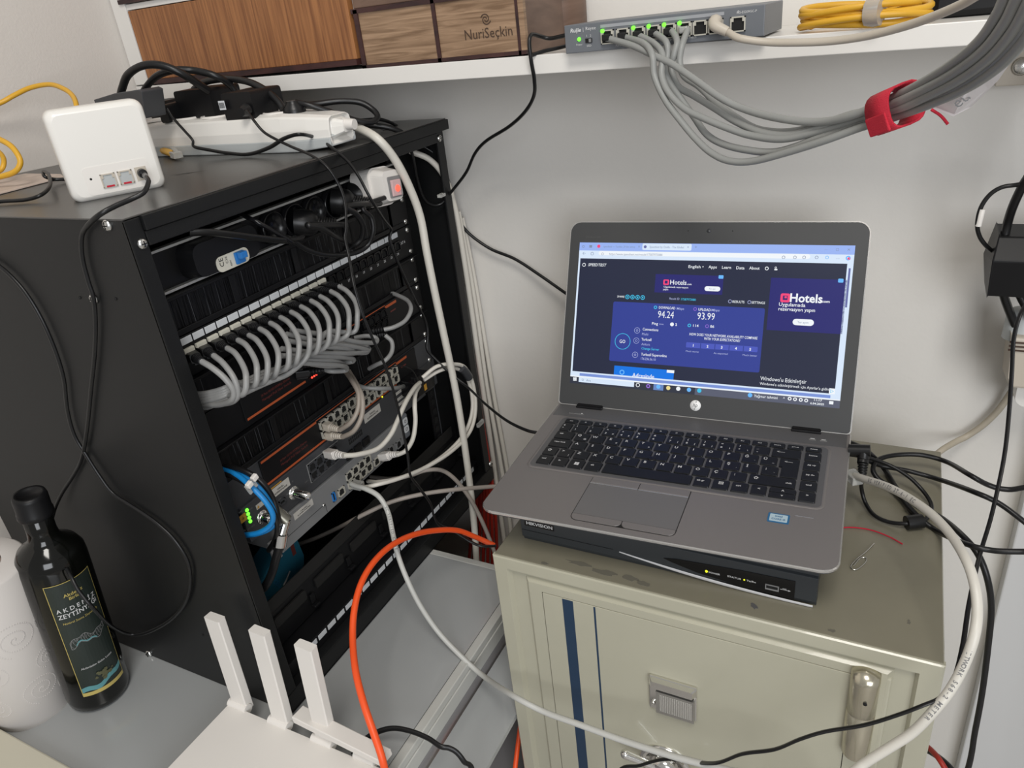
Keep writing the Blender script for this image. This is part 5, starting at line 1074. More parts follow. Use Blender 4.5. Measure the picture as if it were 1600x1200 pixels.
# angled coax connector hanging down, its black cable and the teal carton
t = thing('coax_connector', 'silver right angle coax connector hanging beside the grey router', 'connector', px(435, 830, x=.012))
e0, e1, e2, e3 = px(438, 805, x=.012), px(446, 812, x=.016), px(440, 834, x=.014), px(437, 853, x=.012)
MB().cyl(e0+(e1-e0)*(-1.2), e1+(e1-e0)*0.3, 0.0068, 8).build('elbow', mat('dull_nickel', (0.26, 0.25, 0.21), 0.35, 0.9), t)
MB().cyl(e1, e2, 0.0058, 18).build('barrel', steel, t); MB().cyl(e2+(e3-e2)*0.02, e3, 0.0070, 18).build('barrel', steel, t)
MB().tube([e3, px(432, 870, x=.004), px(425, 895, x=-.01), px(415, 915, x=-.02), px(405, 922, x=-.03), px(395, 915, x=-.04)], 0.0048, 10).build('cord', blkr, t)
t = thing('carton', 'teal printed carton standing inside the rack at the lower left', 'carton', (-0.1, 0.08, 0.01))
q_ = [px(u, v, x=-0.075) for u, v in ((452, 838), (462, 838), (475, 868), (475, 882), (462, 905), (416, 948), (404, 950), (404, 915), (420, 885))]
mb = MB(); n_ = len(q_); mb.add([tuple(p) for p in q_]+[(p.x-0.03, p.y, p.z) for p in q_], [tuple(range(n_)), tuple(range(n_, 2*n_))[::-1]]+[(i, (i+1) % n_, n_+(i+1) % n_, n_+i) for i in range(n_)])
mb.build('box', tealc, t)
a_ = px(457, 858, x=-0.0745); MB(facing_x(-0.0748, a_.y, a_.z)).box(-0.002, 0.004, -0.010, 0.006, 0, 0.0003).build('patch', MATS['red_thread'] if 'red_thread' in MATS else red_p, t)
MB().tube([px(453, 892, x=-0.074), px(448, 905, x=-0.074), px(443, 915, x=-0.074)], 0.0012, 5).build('scratch', ink_g, t)
mb = MB(facing_x(-0.0742, 0, 0)); p = px(434, 912, x=-.0742); mb.text('CELL', p.y, p.z, 0, 0.008, 0, rot=-1.1); mb.build('print', MATS['badge_blue'], t)

# ---- longer cables in front of the rack
cable('network_cable', 'thick white cable hanging from the power strip down past the rack front', rp([(541, 196, -.045), (562, 201, -.02), (590, 217, .012), (617, 249, .022), (640, 293, .026), (657, 340, .028), (667, 395, .03), (679, 455, .032), (694, 525, .034), (710, 600, .036), (722, 670, .038), (732, 740, .04), (739, 800, .04), (743, 850, .04), (745, 900, .04), (746, 960, .04), (747, 1040, .04)]), 0.0052, c_white)
bc = [[(640, 236, .47, ), (672, 250, .485), (696, 280, .50), (712, 330, .512), (724, 400, .518), (736, 480, .522), (750, 580, .524), (765, 680, .526), (780, 790, .528), (790, 860, .528)],
      [(716, 330, .526), (733, 420, .534), (746, 500, .538), (760, 600, .54), (778, 700, .54), (793, 790, .54), (800, 850, .54)],
      [(722, 340, .542), (742, 440, .548), (757, 530, .55), (772, 620, .55), (790, 720, .55), (803, 800, .55)]]
for k, l in enumerate(bc):
    P = [px(u, v, y=yy) for u, v, yy in l]
    cable('network_cable', ['white cable leaving the rack top right corner and running down its outer side', 'white cable against the wall, middle of three behind the rack side', 'white cable closest to the wall behind the rack side'][k], P, (0.0042, 0.0038, 0.0036)[k], c_ivory)
rc_ = random.Random(3)
for k in range(7):
    P = []
    for i, (u, v) in enumerate(((736, 560), (746, 640), (755, 720), (760, 790), (759, 870), (756, 940))):
        P.append(px(u-4+k*(0.6+i*0.75)-i*(6-k)*0.9, v, y=.505+0.004*(k % 3)))
    cable('fiber_cable', 'dark red cable, %s from the left in the red bundle behind the rack' % ORD[k], P, 0.0032, c_red, group='red cables behind the rack')
rcable('fiber_cable', 'bright orange cable arching over the drawer unit in front of the rack', [(772, 852, .12), (745, 840, .10), (715, 829, .085), (680, 829, .075), (645, 836, .07), (612, 852, .068), (585, 877, .07), (565, 910, .075), (554, 950, .085), (551, 995, .10), (555, 1045, .125), (567, 1095, .15), (582, 1140, .17), (597, 1185, .185), (604, 1225, .187), (607, 1300, .185)], 0.0037, c_orange)
rcable('fiber_cable', 'short bright orange cable beside the safe front left edge at the bottom', [(816, 1110, .20), (811, 1150, .20), (806, 1190, .205), (800, 1240, .21)], 0.0032, c_orange)
# the grey printed cable that swings in front of the safe
P = rp([(545, 754, XS+.002), (556, 759, -.02), (572, 764, .0), (592, 776, .02), (606, 800, .035), (614, 835, .05), (622, 868, .06), (636, 905, .075), (656, 945, .09), (683, 985, .11), (715, 1020, .14), (755, 1056, .18)]) + [px(u, v, y=yy) for u, v, yy in ((800, 1086, .095), (850, 1112, .09), (905, 1132, .085), (965, 1154, .08), (1020, 1172, .075), (1075, 1188, .07), (1140, 1204, .065), (1200, 1222, .06))]
P = on(P, (0.06, 0.0, -0.06), (0.03, 0.0, -0.5))
t = thing('network_cable', 'long grey printed network cable from the grey router across the safe front', 'cable', P[0])
MB().tube(P, 0.0033, 10, 0, 8).build('jacket', mat('cable_pale_grey', (0.50, 0.50, 0.47), 0.42, noise=(40, 0.05)), t)
boot_p = px(556, 759, x=-.02); MB(facing_x(XS+.006, px(545, 755, x=XS).y, px(545, 755, x=XS).z)).box(-0.0055, 0.0055, -0.0045, 0.0045, 0, 0.016).build('plug', clear_m, t, bevel=0.001)
def print_along(P, s_, h, name, parent, m_, start=0.3, r=0.0034):
    C = catmull(P, 8); seg = [0]
    for i in range(1, len(C)): seg.append(seg[-1]+(C[i]-C[i-1]).length)
    mb = MB(); pos = seg[-1]*start
    for ch_ in s_:
        i = 0
        while i < len(seg)-2 and seg[i+1] < pos: i += 1
        f = (pos-seg[i])/max(1e-6, seg[i+1]-seg[i]); p = C[i].lerp(C[i+1], f); tdir = (C[i+1]-C[i]).normalized(); n_ = (CAM-p).normalized(); n_ = (n_-tdir*n_.dot(tdir)).normalized()
        mb.M = frame_m(p+n_*(r), tdir, ez=n_)
        if ch_ != ' ': mb.text(ch_, 0, 0, 0, h, 0, 0.02)
        pos += h*0.78
    return mb.build(name, m_, parent)
print_along(P[3:7], 'EC VERIFIED CAT5E', 0.0042, 'print', t, ink_g, 0.22)
rcable('network_cable', 'taupe cable crossing level in front of the rack and behind the laptop corner', [(462, 852, -.15), (490, 842, -.12), (530, 824, -.07), (570, 803, -.03), (612, 784, .0), (660, 772, .03), (710, 765, .06), (760, 761, .085), (800, 758, .11)], 0.0030, c_taupe)
rcable('network_cable', 'taupe cable rising in the rack then sloping down behind the safe', [(580, 745, -.12), (610, 748, -.06), (640, 743, -.02), (665, 735, .0), (690, 735, .015), (712, 750, .03), (735, 780, .045), (752, 812, .06), (766, 845, .07), (778, 880, .08), (790, 930, .09)], 0.0031, c_taupe)
# thin black adapter cords
cable('adapter_cord', 'thin black cord from the front adapter down across the rack to the safe', [px(*a[:2], **{a[2]: a[3]}) for a in [(386, 173, 'y', .268), (398, 190, 'y', .262), (412, 206, 'y', .262), (430, 217, 'y', .262), (455, 229, 'y', .262), (487, 243, 'x', -.01), (512, 262, 'x', .012), (530, 290, 'x', .02), (539, 318, 'x', .026), (541, 355, 'x', .03), (539, 372, 'x', .03), (545, 400, 'x', .036), (553, 445, 'x', .05), (567, 492, 'x', .058), (585, 535, 'x', .06), (603, 575, 'x', .06), (618, 622, 'x', .06), (629, 670, 'x', .06), (637, 712, 'x', .06), (641, 742, 'x', .06), (655, 762, 'x', .06), (672, 786, 'x', .06), (678, 806, 'x', .062), (686, 820, 'x', .066), (708, 829, 'x', .08), (735, 846, 'x', .10), (752, 853, 'x', .115), (775, 853, 'x', .13)]], 0.0016, blkr, flat=1.6)
cable('adapter_cord', 'thin black cord along the rack right posts and across to the laptop', [px(*a[:2], **{a[2]: a[3]}) for a in [(262, 170, 'y', .27), (272, 186, 'y', .268), (288, 204, 'y', .266), (301, 219, 'y', .264), (303, 229, 'y', .262), (325, 234, 'y', .262), (355, 239, 'y', .262), (388, 241, 'y', .262), (420, 231, 'y', .262), (445, 216, 'y', .262), (470, 210, 'y', .262), (497, 217, 'x', -.04), (520, 232, 'x', -.008), (543, 252, 'x', .014), (560, 275, 'x', .03), (580, 312, 'x', .045), (600, 343, 'x', .03), (611, 358, 'x', .02), (609, 376, 'x', .018), (620, 406, 'x', .018), (634, 438, 'x', .015), (650, 472, 'x', .006), (664, 500, 'x', .002), (668, 522, 'x', .002), (667, 545, 'x', .002), (679, 560, 'x', .01), (702, 582, 'x', .03), (733, 607, 'x', .06), (757, 630, 'x', .10), (790, 656, 'x', .15), (822, 672, 'x', .19), (845, 677, 'x', .21)]], 0.0016, blkr, flat=1.5)
cable('power_lead', 'black cord from the rack top running down over the wall behind the laptop', [px(*a[:2], **{a[2]: a[3]}) for a in [(488, 170, 'y', .34), (520, 181, 'y', .37), (555, 188, 'y', .40), (596, 187, 'y', .44), (625, 200, 'y', .47), (655, 224, 'y', .49), (685, 247, 'y', .505), (703, 290, 'y', .52), (714, 335, 'y', .53), (730, 362, 'y', .54), (765, 388, 'y', .545), (805, 405, 'y', .545), (845, 431, 'y', .54), (885, 459, 'y', .53), (930, 490, 'y', .50)]], 0.0023, blkr)
cable('power_lead', 'black cord hanging from the shelf switch and looping back to the rack', [px(*a[:2], **{a[2]: a[3]}) for a in [(884, 55, 'y', .40), (860, 60, 'y', .405), (845, 57, 'y', .40), (831, 54, 'y', .385), (827, 66, 'y', .378), (830, 95, 'y', .378), (835, 125, 'y', .39), (834, 150, 'y', .41), (820, 175, 'y', .43), (795, 198, 'y', .45), (760, 220, 'y', .47), (742, 240, 'y', .48), (728, 270, 'y', .49), (705, 300, 'y', .495), (690, 318, 'y', .49), (675, 320, 'y', .48), (662, 309, 'y', .47), (652, 280, 'y', .46), (646, 250, 'y', .452), (638, 224, 'y', .445), (620, 209, 'y', .43), (595, 205, 'y', .42)]], 0.0021, blkr)
cable('power_lead', 'black cord lying along the shelf foot of the carved box to the switch', [px(*a[:2], **{a[2]: a[3]}) for a in [(832, 86, 'y', .387), (850, 80, 'y', .40), (868, 76, 'y', .41), (884, 72, 'y', .42)]], 0.0020, blkr)
pc_ = px(687, 306, x=.002); t = tag(MB(facing_x(.002, pc_.y, pc_.z)).box(-0.003, 0.009, -0.002, 0.002, -0.002, 0.004).build('cable_tie', clear_m, None), 'small clear tie end on the rack right post by the cord loop', 'cable tie')
pc_ = px(752, 660, x=.012); t = tag(MB(facing_x(.012, pc_.y, pc_.z)).box(-0.012, 0.006, -0.003, 0.003, -0.002, 0.002).build('cable_tie', clear_m, None), 'clear plastic tie holding the white cables low on the rack side', 'cable tie')
# ================================================================== ON TOP OF THE RACK
ZR = RH+0.0002
# square mesh wifi unit with ports facing the room
c0, c1 = px(121, 318, z=ZR), px(259, 291, z=ZR)
ex_ = (c1-c0).normalized(); W_ = (c1-c0).length; ctr = (c0+c1)/2
MRM = frame_m(ctr, ex_, ez=Vector((0, 0, 1)))                # x along face, y back, z up
t = thing('mesh_router', 'white rounded square wifi unit with two ports on the rack top', 'wifi router', MRM)
MH = (ctr-px(146, 168, y=ctr.y)).length; MH = abs(px(146, 166, y=ctr.y).z-ctr.z)
mb = MB(MRM @ Matrix(((1, 0, 0, 0), (0, 0, -1, 0), (0, 1, 0, 0), (0, 0, 0, 1))))      # local: x face, y up, z -> towards the room
hw = W_/2+0.0025
sh = rrect(2*hw, MH+0.003, 0.0085, 7, 0, MH/2)
def off_(pts, d):
    cx, cy = 0, MH/2; return [(cx+(x-cx)*(1-d/hw), cy+(y-cy)*(1-d/(MH/2))) for x, y in pts]
DP = 0.036
mb.rings([[(x, y, z) for x, y in off_(sh, d)] for d, z in ((0.006, -DP), (0.002, -DP+0.003), (0, -DP+0.010), (0, -0.012), (0.0006, -0.005), (0.0022, -0.0012), (0.005, 0.0))], 0, True, True)
mb.build('housing', wplast2, t)
FMX = MRM @ Matrix(((1, 0, 0, 0), (0, 0, -1, 0), (0, 1, 0, 0), (0, 0, 0, 1)))
def mf(u, v):                      # photo pixel on the unit's front face -> local x, y
    n_ = FMX.to_3x3() @ Vector((0, 0, 1)); d_ = RT*((u-800)/F_PX)-UP*((v-600)/F_PX)+FW; o_ = ctr
    tt = (o_-CAM).dot(n_)/d_.dot(n_); q_ = FMX.inverted() @ (CAM+d_*tt); return q_.x, q_.y
def mfb(u0, v0, u1, v1): a_ = mf(u0, v0); b_ = mf(u1, v1); return min(a_[0], b_[0]), max(a_[0], b_[0]), min(a_[1], b_[1]), max(a_[1], b_[1])
xp, yp = mf(190, 277)
pn = MB(FMX); po = rrect(hw*1.36, 0.0255, 0.004, 4, 0.0015, yp+0.001); pn.rings([[(x, y, 0.0001) for x, y in po], [(x, y, 0.0004) for x, y in po]], 0, True, False); pn.build('port_panel', wplast, t)
for (u, v) in ((170, 281.5), (196.5, 276.5)):
    x, y = mf(u, v); pj = jack(t, FMX @ Matrix.Translation((x, y, 0.0004)), 0.0130, 0.0125, 'port', beige, gplast, tabtop=True, depth=0.0012)
    MB(FMX @ Matrix.Translation((x, y-0.0052, 0.0018))).box(-0.0035, 0.0035, -0.0008, 0.0008, 0, 0.0003).build('contacts', strap_m, pj)
x, y = mf(221, 271); MB(FMX).box(x-0.0052, x+0.0052, y-0.0064, y+0.0064, 0.0004, 0.0008).build('power_socket', beige, t)
x, y = mf(142, 280); MB(FMX @ Matrix.Translation((x, y, 0.0005))).lathe([(0.0011, 0), (0, 0.0002)], 12).build('reset_hole', hole, t)
x, y = mf(221, 270); w0 = FMX @ Vector((x, y, 0.001)); nrm_ = FMX.to_3x3() @ Vector((0, 0, 1))
t = thing('adapter_cord', 'thin black cord from the mesh unit looping down over the rack side panel', 'cable', w0)
MB().cyl(w0, w0+nrm_*0.008, 0.0042, 16).build('plug', blkr, t); MB().tube([w0+nrm_*0.007, w0+nrm_*0.012+Vector((0.001, 0, -0.001)), px(231, 280, y=.045)], (0.0032, 0.0021), 10).build('strain_relief', blkr, t)
P = [px(229, 277, y=.045), px(232, 284, y=.04), px(225, 300, y=.03), px(205, 311, y=.02), px(182, 321, y=.008), px(158, 334, y=-.004), px(140, 349, y=-.006)]+[px(u, v, y=-0.004) for u, v in
     ((129, 364), (127, 385), (130, 410), (138, 440), (146, 466), (149, 500), (148, 550), (142, 610), (136, 670), (128, 715), (115, 742))]+[px(u, v, y=-yy) for u, v, yy in
     ((96, 772, .008), (84, 800, .012), (80, 828, .02), (85, 850, .030), (96, 872, .052), (108, 895, .066), (124, 925, .072), (148, 953, .070), (172, 977, .045), (198, 990, .022), (225, 990, .012), (262, 972, .006), (287, 946, .005), (297, 915, .004), (294, 880, .004), (275, 847, .004), (250, 822, .004), (225, 803, .004), (200, 787, .004), (175, 770, .004), (154, 742, .004), (135, 712, .004), (116, 680, .004), (105, 640, .004), (98, 585, .004), (75, 520, .004), (45, 465, .004), (10, 425, .004), (-25, 400, .004))]
MB().tube(P, 0.0017, 8, 0, 6, 1.3).build('jacket', blkr, t)

# white extension block with plugs
t = thing('extension_strip', 'white multi socket extension strip lying on the rack top', 'extension strip', (-0.17, 0.31, ZR))
def strip_sec(x, w_, h_, z0=0.0): return [(x, 0.312+w_*a_, ZR+z0+h_*b_) for a_, b_ in ((-0.5, 0.12), (-0.42, 0.0), (0.42, 0.0), (0.5, 0.12), (0.5, 0.55), (0.44, 0.92), (0.3, 1.0), (-0.3, 1.0), (-0.44, 0.92), (-0.5, 0.55))]
xr = px(541, 197, y=0.31).x
mb = MB(); mb.rings([strip_sec(x, w_, h_, z_) for x, w_, h_, z_ in ((-0.345, 0.050, 0.032, 0.003), (-0.335, 0.060, 0.040, 0), (-0.12, 0.062, 0.042, 0), (-0.08, 0.060, 0.041, 0.0005), (-0.045, 0.053, 0.037, 0.002), (-0.015, 0.042, 0.031, 0.005), (xr-0.014, 0.028, 0.022, 0.011), (xr, 0.014, 0.013, 0.0165))], 0, True, False)
mb.build('housing', wplast2, t, bevel=0.003, seg=3)
mb = MB(); mb.rings([[(x, 0.312+w_*a_, ZR+z_+h_*b_) for a_, b_ in ((-0.5, 0.0), (0.5, 0.0), (0.5, 1.0), (-0.5, 1.0))] for x, w_, h_, z_ in ((-0.34, 0.061, 0.013, 0.0001), (-0.06, 0.0635, 0.013, 0.0001), (-0.015, 0.046, 0.010, 0.004), (xr-0.015, 0.026, 0.006, 0.012))], 0, True, False)
mb.build('base_shell', gplast, t, bevel=0.0015)
for i in range(5):
    mb = MB(Matrix.Translation((-0.31+i*0.052, 0.312, ZR+0.041))); mb.lathe([(0.0205, 0), (0.0195, 0.0022), (0.0175, 0.0022), (0.0172, 0.0004), (0, 0.0004)], 26); mb.build('socket', wplast, t)
MB().cyl((xr-0.004, 0.312, ZR+0.0245), (xr+0.010, 0.313, ZR+0.0235), 0.0066, 14, 0, 0.0058).build('cord_grip', wplast, t)
def adapter(label, u0, v0, u1, v1, yf, zb, dep=0.045, hexa=True):
    a_, b_ = px(u0, v0, y=yf), px(u1, v1, y=yf); x0_, x1_ = a_.x, b_.x; z1_ = a_.z; z0_ = b_.z
    t_ = thing('power_adapter', label, 'power adapter', ((x0_+x1_)/2, yf+dep/2, z0_))
    mb = MB(Matrix.Translation(((x0_+x1_)/2, 0, (z0_+z1_)/2))); w_, h_ = (x1_-x0_), (z1_-z0_)
    mb.M = mb.M @ Matrix(((1, 0, 0, 0), (0, 0, -1, yf+0.004), (0, 1, 0, 0), (0, 0, 0, 1)))
    mb.prism(rrect(w_, h_, 0.004, 3), -dep, 0.004, 0, 0.002); mb.build('body', blk2, t_, bevel=0.0012)
    return t_, (x0_, x1_, z0_, z1_)
ta, bb = adapter('black power adapter with a small white label, plugged in the extension strip front', 341, 145, 403, 190, 0.286, 0)
a_ = px(334, 163, y=.2815); s_ = MB(frame_m((bb[0]+0.006, .2818, (bb[2]+bb[3])/2+0.004), (1, 0, 0), (0, 0, 1))); s_.box(-0.0055, 0.0045, -0.0055, 0.0045, 0, 0.0003)
sg = s_.build('label', lbl_w, ta); mb = MB(frame_m((bb[0]+0.0055, .2812, (bb[2]+bb[3])/2+0.0035), (1, 0, 0), (0, 0, 1)))
for i in range(7): mb.box(-0.004+i*0.0012, -0.0034+i*0.0012, -0.003, 0.003, 0, 0.0001)
mb.build('barcode', ink_k, sg)
gp = px(383, 172, y=.281); MB().cyl((gp.x, .283, gp.z), (gp.x+0.002, .272, gp.z-0.001), 0.0075, 16, 0, 0.0048).build('cord_grip', blkr, ta)
adapter('wide black power adapter behind the labelled one on the extension strip', 268, 142, 340, 188, 0.308, 0)
adapter('small black plug at the left end of the extension strip beside the mesh unit', 243, 163, 268, 194, 0.288, 0, 0.03)
adapter('low black adapter lying behind the extension strip under the shelf', 228, 159, 264, 190, 0.345, 0, 0.03)
def sp2(l): return [px(u, v, **{a: b}) for u, v, a, b in l]
cable('power_lead', 'thick black lead arching highest above the mesh unit', sp2([(188, 150, 'y', .26), (191, 138, 'y', .26), (200, 117, 'y', .26), (222, 103, 'y', .262), (250, 102, 'y', .27), (280, 113, 'y', .28), (305, 128, 'y', .295), (326, 142, 'y', .31)]), 0.0046, blkr)
cable('power_lead', 'thick black lead arching just below and right of the highest one', sp2([(222, 150, 'y', .28), (228, 137, 'y', .28), (245, 119, 'y', .282), (270, 110, 'y', .285), (300, 110, 'y', .30), (335, 118, 'y', .31), (360, 133, 'y', .325), (372, 150, 'y', .33)]), 0.0042, blkr)
cable('power_lead', 'thick black lead arching over the adapters to the extension strip socket', sp2([(303, 140, 'y', .335), (320, 128, 'y', .335), (350, 123, 'y', .33), (385, 127, 'y', .325), (413, 140, 'y', .32), (432, 156, 'y', .315), (442, 170, 'y', .312)]), 0.0044, blkr)
cable('power_lead', 'black loop of cord at the right end of the extension strip', sp2([(448, 165, 'y', .31), (490, 163, 'y', .34), (530, 158, 'y', .36), (562, 160, 'y', .375), (583, 172, 'y', .38), (590, 183, 'y', .375), (580, 191, 'y', .36), (556, 188, 'y', .345), (520, 176, 'y', .33), (485, 165, 'y', .315), (462, 160, 'y', .31)]), 0.0036, blkr)
cable('power_lead', 'black cord running from the adapters behind the extension strip to the right', sp2([(404, 158, 'y', .34), (430, 165, 'y', .35), (470, 178, 'y', .36), (510, 190, 'y', .37), (560, 194, 'y', .38), (610, 200, 'y', .40), (640, 214, 'y', .42)]), 0.0034, blkr)
t = thing('power_plug', 'black ribbed plug standing in the right socket of the extension strip', 'plug', px(456, 165, y=.305))
a_ = px(456, 168, y=.305); MB(Matrix.Translation((a_.x, .308, a_.z-0.006))).lathe([(0.0125, -0.006), (0.0135, 0.0), (0.0125, 0.006), (0.008, 0.010), (0.0075, 0.013)], 18).build('plug_body', blkr, t)
# dark flat device leaning behind the mesh unit, boxes near the wall
t = thing('black_receiver', 'flat dark grey device standing behind the mesh unit', 'device', (-0.2, 0.2, ZR))
q_ = [px(u, v, y=.235) for u, v in ((146, 156), (178, 146), (216, 140), (222, 143), (228, 185), (160, 195))]
mb = MB(); n_ = len(q_); mb.add([tuple(p) for p in q_]+[(p.x, p.y+0.03, p.z) for p in q_], [tuple(range(n_))[::-1], tuple(range(n_, 2*n_))]+[(i, (i+1) % n_, n_+(i+1) % n_, n_+i) for i in range(n_)]); mb.build('body', dkgrey, t, bevel=0.001)
# top cover slots
a_, b_ = px(262, 275, z=ZR), px(325, 266, z=ZR); mb = MB(); dd = (b_-a_).normalized(); nn = Vector((-dd.y, dd.x, 0))
mb.add([tuple(a_), tuple(a_+dd*0.5*(b_-a_).length-nn*0.0014), tuple(b_), tuple(a_+dd*0.5*(b_-a_).length+nn*0.0014)], [(0, 1, 2, 3)]); mb.build('vent_slot', hole, rack)
# yellow cables at the left
t = thing('network_cable', 'yellow network cable whose clear plug pokes out beside the mesh unit', 'cable', px(270, 240, z=ZR+.006))
a_, b_, c_ = px(246, 232, z=ZR+.008), px(272, 241, z=ZR+.006), px(296, 247, z=ZR+.006)
MB().tube([a_+(a_-b_)*1.2, a_, b_], (0.0034, 0.0048), 8).build('boot', c_yel, t)
q = frame_m(b_, (c_-b_).cross(Vector((0, 0, 1))), ez=(c_-b_)); MB(q).box(-0.0055, 0.0055, -0.0038, 0.0038, 0, 0.019).build('plug', clear_m, t, bevel=0.0008)
MB(q).add([(-0.0025, -0.0042, 0.018), (0.0025, -0.0042, 0.018), (0.0025, -0.0085, 0.002), (-0.0025, -0.0085, 0.002), (-0.0025, -0.0034, 0.018), (0.0025, -0.0034, 0.018), (0.0025, -0.0077, 0.002), (-0.0025, -0.0077, 0.002)], [(0, 3, 2, 1), (4, 5, 6, 7), (0, 1, 5, 4), (1, 2, 6, 5), (2, 3, 7, 6), (3, 0, 4, 7)]).build('latch', clear_m, t)
cable('network_cable', 'yellow cable arching against the left wall above the mesh unit', sp2([(-40, 175, 'x', -.44), (0, 161, 'x', -.43), (22, 149, 'x', -.42), (48, 137, 'x', -.40), (78, 132, 'x', -.37), (100, 139, 'x', -.34), (113, 149, 'x', -.32), (119, 163, 'x', -.30), (121, 185, 'x', -.29), (128, 215, 'x', -.28)]), 0.0029, c_yel)
cable('network_cable', 'yellow cable loop at the left edge above the rack top', sp2([(-30, 205, 'y', .12), (0, 218, 'y', .12), (18, 229, 'y', .12), (30, 246, 'y', .118), (31, 258, 'y', .115), (22, 269, 'y', .11), (0, 276, 'y', .105), (-30, 280, 'y', .10)]), 0.0031, c_yel)
cable('network_cable', 'second yellow strand inside the loop at the left edge', sp2([(-30, 222, 'y', .14), (-8, 233, 'y', .14), (5, 246, 'y', .138), (4, 262, 'y', .13), (-8, 270, 'y', .125), (-30, 273, 'y', .12)]), 0.0028, c_yel)
q_ = [px(u, v, z=ZR+0.0015) for u, v in ((-30, 285), (40, 271), (95, 272), (100, 276), (0, 302), (-30, 310))]
t = thing('leaflet', 'pale printed leaflet lying at the left of the rack top', 'leaflet', q_[0])
mb = MB(); n_ = len(q_); mb.add([tuple(p) for p in q_]+[(p.x, p.y, p.z-0.001) for p in q_], [tuple(range(n_))[::-1], tuple(range(n_, 2*n_))]+[(i, (i+1) % n_, n_+(i+1) % n_, n_+i) for i in range(n_)]); mb.build('sheet', mat('leaflet_paper', (0.52, 0.43, 0.37), 0.6, noise=(45, 0.35)), t)
cable('adapter_cord', 'thin black cord curling on the rack top left of the mesh unit', sp2([(-30, 321, 'z', ZR+.002), (0, 315, 'z', ZR+.003), (40, 312, 'z', ZR+.003), (65, 304, 'z', ZR+.006), (78, 290, 'z', ZR+.01), (76, 273, 'z', ZR+.014), (68, 268, 'z', ZR+.014), (70, 276, 'z', ZR+.010), (85, 280, 'z', ZR+.005), (105, 280, 'z', ZR+.003)]), 0.0019, blkr)

# ================================================================== ANTENNA ROUTER, BOTTLE, KITCHEN ROLL
AZ = 0.034
A0, A1, A2 = px(362, 1094, z=AZ), px(592, 1203, z=AZ), px(274, 1202, z=AZ)
t = thing('wifi_router', 'flat white wifi router with four antennas at the bottom of the view', 'wifi router', ((A0.x+A1.x)/2, A0.y-0.07, 0.0))
bx0, bx1, by1 = A0.x, A0.x+0.232, (A0.y+A1.y)/2-0.001
bd = MB(Matrix.Translation((0, 0, 0))); bd.prism(lrr(bx0, bx1, by1-0.145, by1, 0.006, 0.004), 0.0085, AZ, 0, 0.0012); bd.build('housing', wplast, t, bevel=0.0015)
mb = MB(); mb.prism(lrr(bx0+0.006, bx1-0.006, by1-0.139, by1-0.006, 0.004, 0.004), 0.002, 0.0085); mb.build('base', gplast, t)
for x in (bx0+0.03, bx1-0.03):
    for y in (by1-0.12, by1-0.025): MB(Matrix.Translation((x, y, 0))).lathe([(0.006, -0.0008), (0.006, 0.003)], 12).build('rubber_foot', blkr, t)
def antenna(u_b, v_b, u_t, v_t, wd=0.0235, fold=False):
    b_ = Vector((px(u_b, v_b, y=by1+0.006).x, by1+0.007, AZ-0.004)); tp_ = px(u_t, v_t, y=by1+0.012)
    d_ = (tp_-b_); L = d_.length; q = frame_m(b_, Vector((1, 0, 0))-d_.normalized()*d_.normalized().x, ez=d_)
    a_ = MB(q); a_.prism(rrect(wd, 0.0105, 0.0012, 2), 0.0, L, 0, 0.0006); an = a_.build('antenna', wplast, t, bevel=0.0006)
    MB().cyl(b_+Vector((-wd*0.62, -0.004, 0.003)), b_+Vector((wd*0.55, -0.004, 0.003)), 0.0058, 16).build('antenna_hinge', wplast, an)
    return b_
antenna(379, 1102, 335, 964); antenna(443, 1131, 405, 985); antenna(511, 1160, 477, 1008)
b_ = Vector((px(578, 1190, y=by1+.006).x, by1+0.006, AZ+0.001)); e0 = px(467, 1116, y=by1+.008); e1 = px(603, 1184, y=by1-.004)
d_ = e1-e0; q = frame_m(e0, Vector((0, 1, 0))-d_.normalized()*d_.normalized().y, ez=d_); an = MB(q).prism(rrect(0.017, 0.0095, 0.001, 2), 0, d_.length, 0, 0.0006).build('antenna', wplast, t, bevel=0.0006)
MB().cyl(b_-Vector((0.014, 0.002, 0)), b_+Vector((0.012, -0.002, 0)), 0.0062, 16).build('antenna_hinge', wplast, an)
P = sp2([(552, 1180, 'z', .012), (566, 1160, 'z', .014), (585, 1146, 'z', .022), (612, 1138, 'z', .03), (640, 1142, 'z', .032), (668, 1153, 'z', .03), (688, 1166, 'z', .028), (702, 1169, 'z', .025), (714, 1176, 'z', .02), (725, 1190, 'z', .01), (738, 1212, 'z', -.01)])
P = on(P, (0.02, -0.06, -0.036), (0.0, -0.3, 0.0))
cable('adapter_cord', 'flat black cord leaving the antenna router across the drawer unit edge', P, 0.0021, blkr, flat=1.5)

# olive oil bottle
Bb = Vector((-0.2585, -0.0665, 0.0002)); Bt = px(45, 772, y=-0.054); ax_ = (Bt-Bb).normalized(); BL = (Bt-Bb).length
fy = Vector((CAM.x-Bb.x, CAM.y-Bb.y, 0)).normalized()
BM = frame_m(Bb+Vector((0, 0, 0.0015)), Vector((0, 0, 1)).cross(ax_).normalized() if False else fy.cross(Vector((0, 0, 1)))*-1, ez=ax_)
t = thing('oil_bottle', 'tall dark olive oil bottle with a black cap beside the rack', 'bottle', BM)
BL -= 0.001
MB(BM).lathe([(0.0, 0.001), (0.030, 0.0), (0.0345, 0.004), (0.0355, 0.012), (0.0355, BL*0.70), (0.0345, BL*0.735), (0.030, BL*0.765), (0.020, BL*0.79), (0.0155, BL*0.81), (0.0145, BL*0.84), (0.0145, BL*0.92), (0.0, BL*0.93)], 40).build('glass', bottle_m, t)
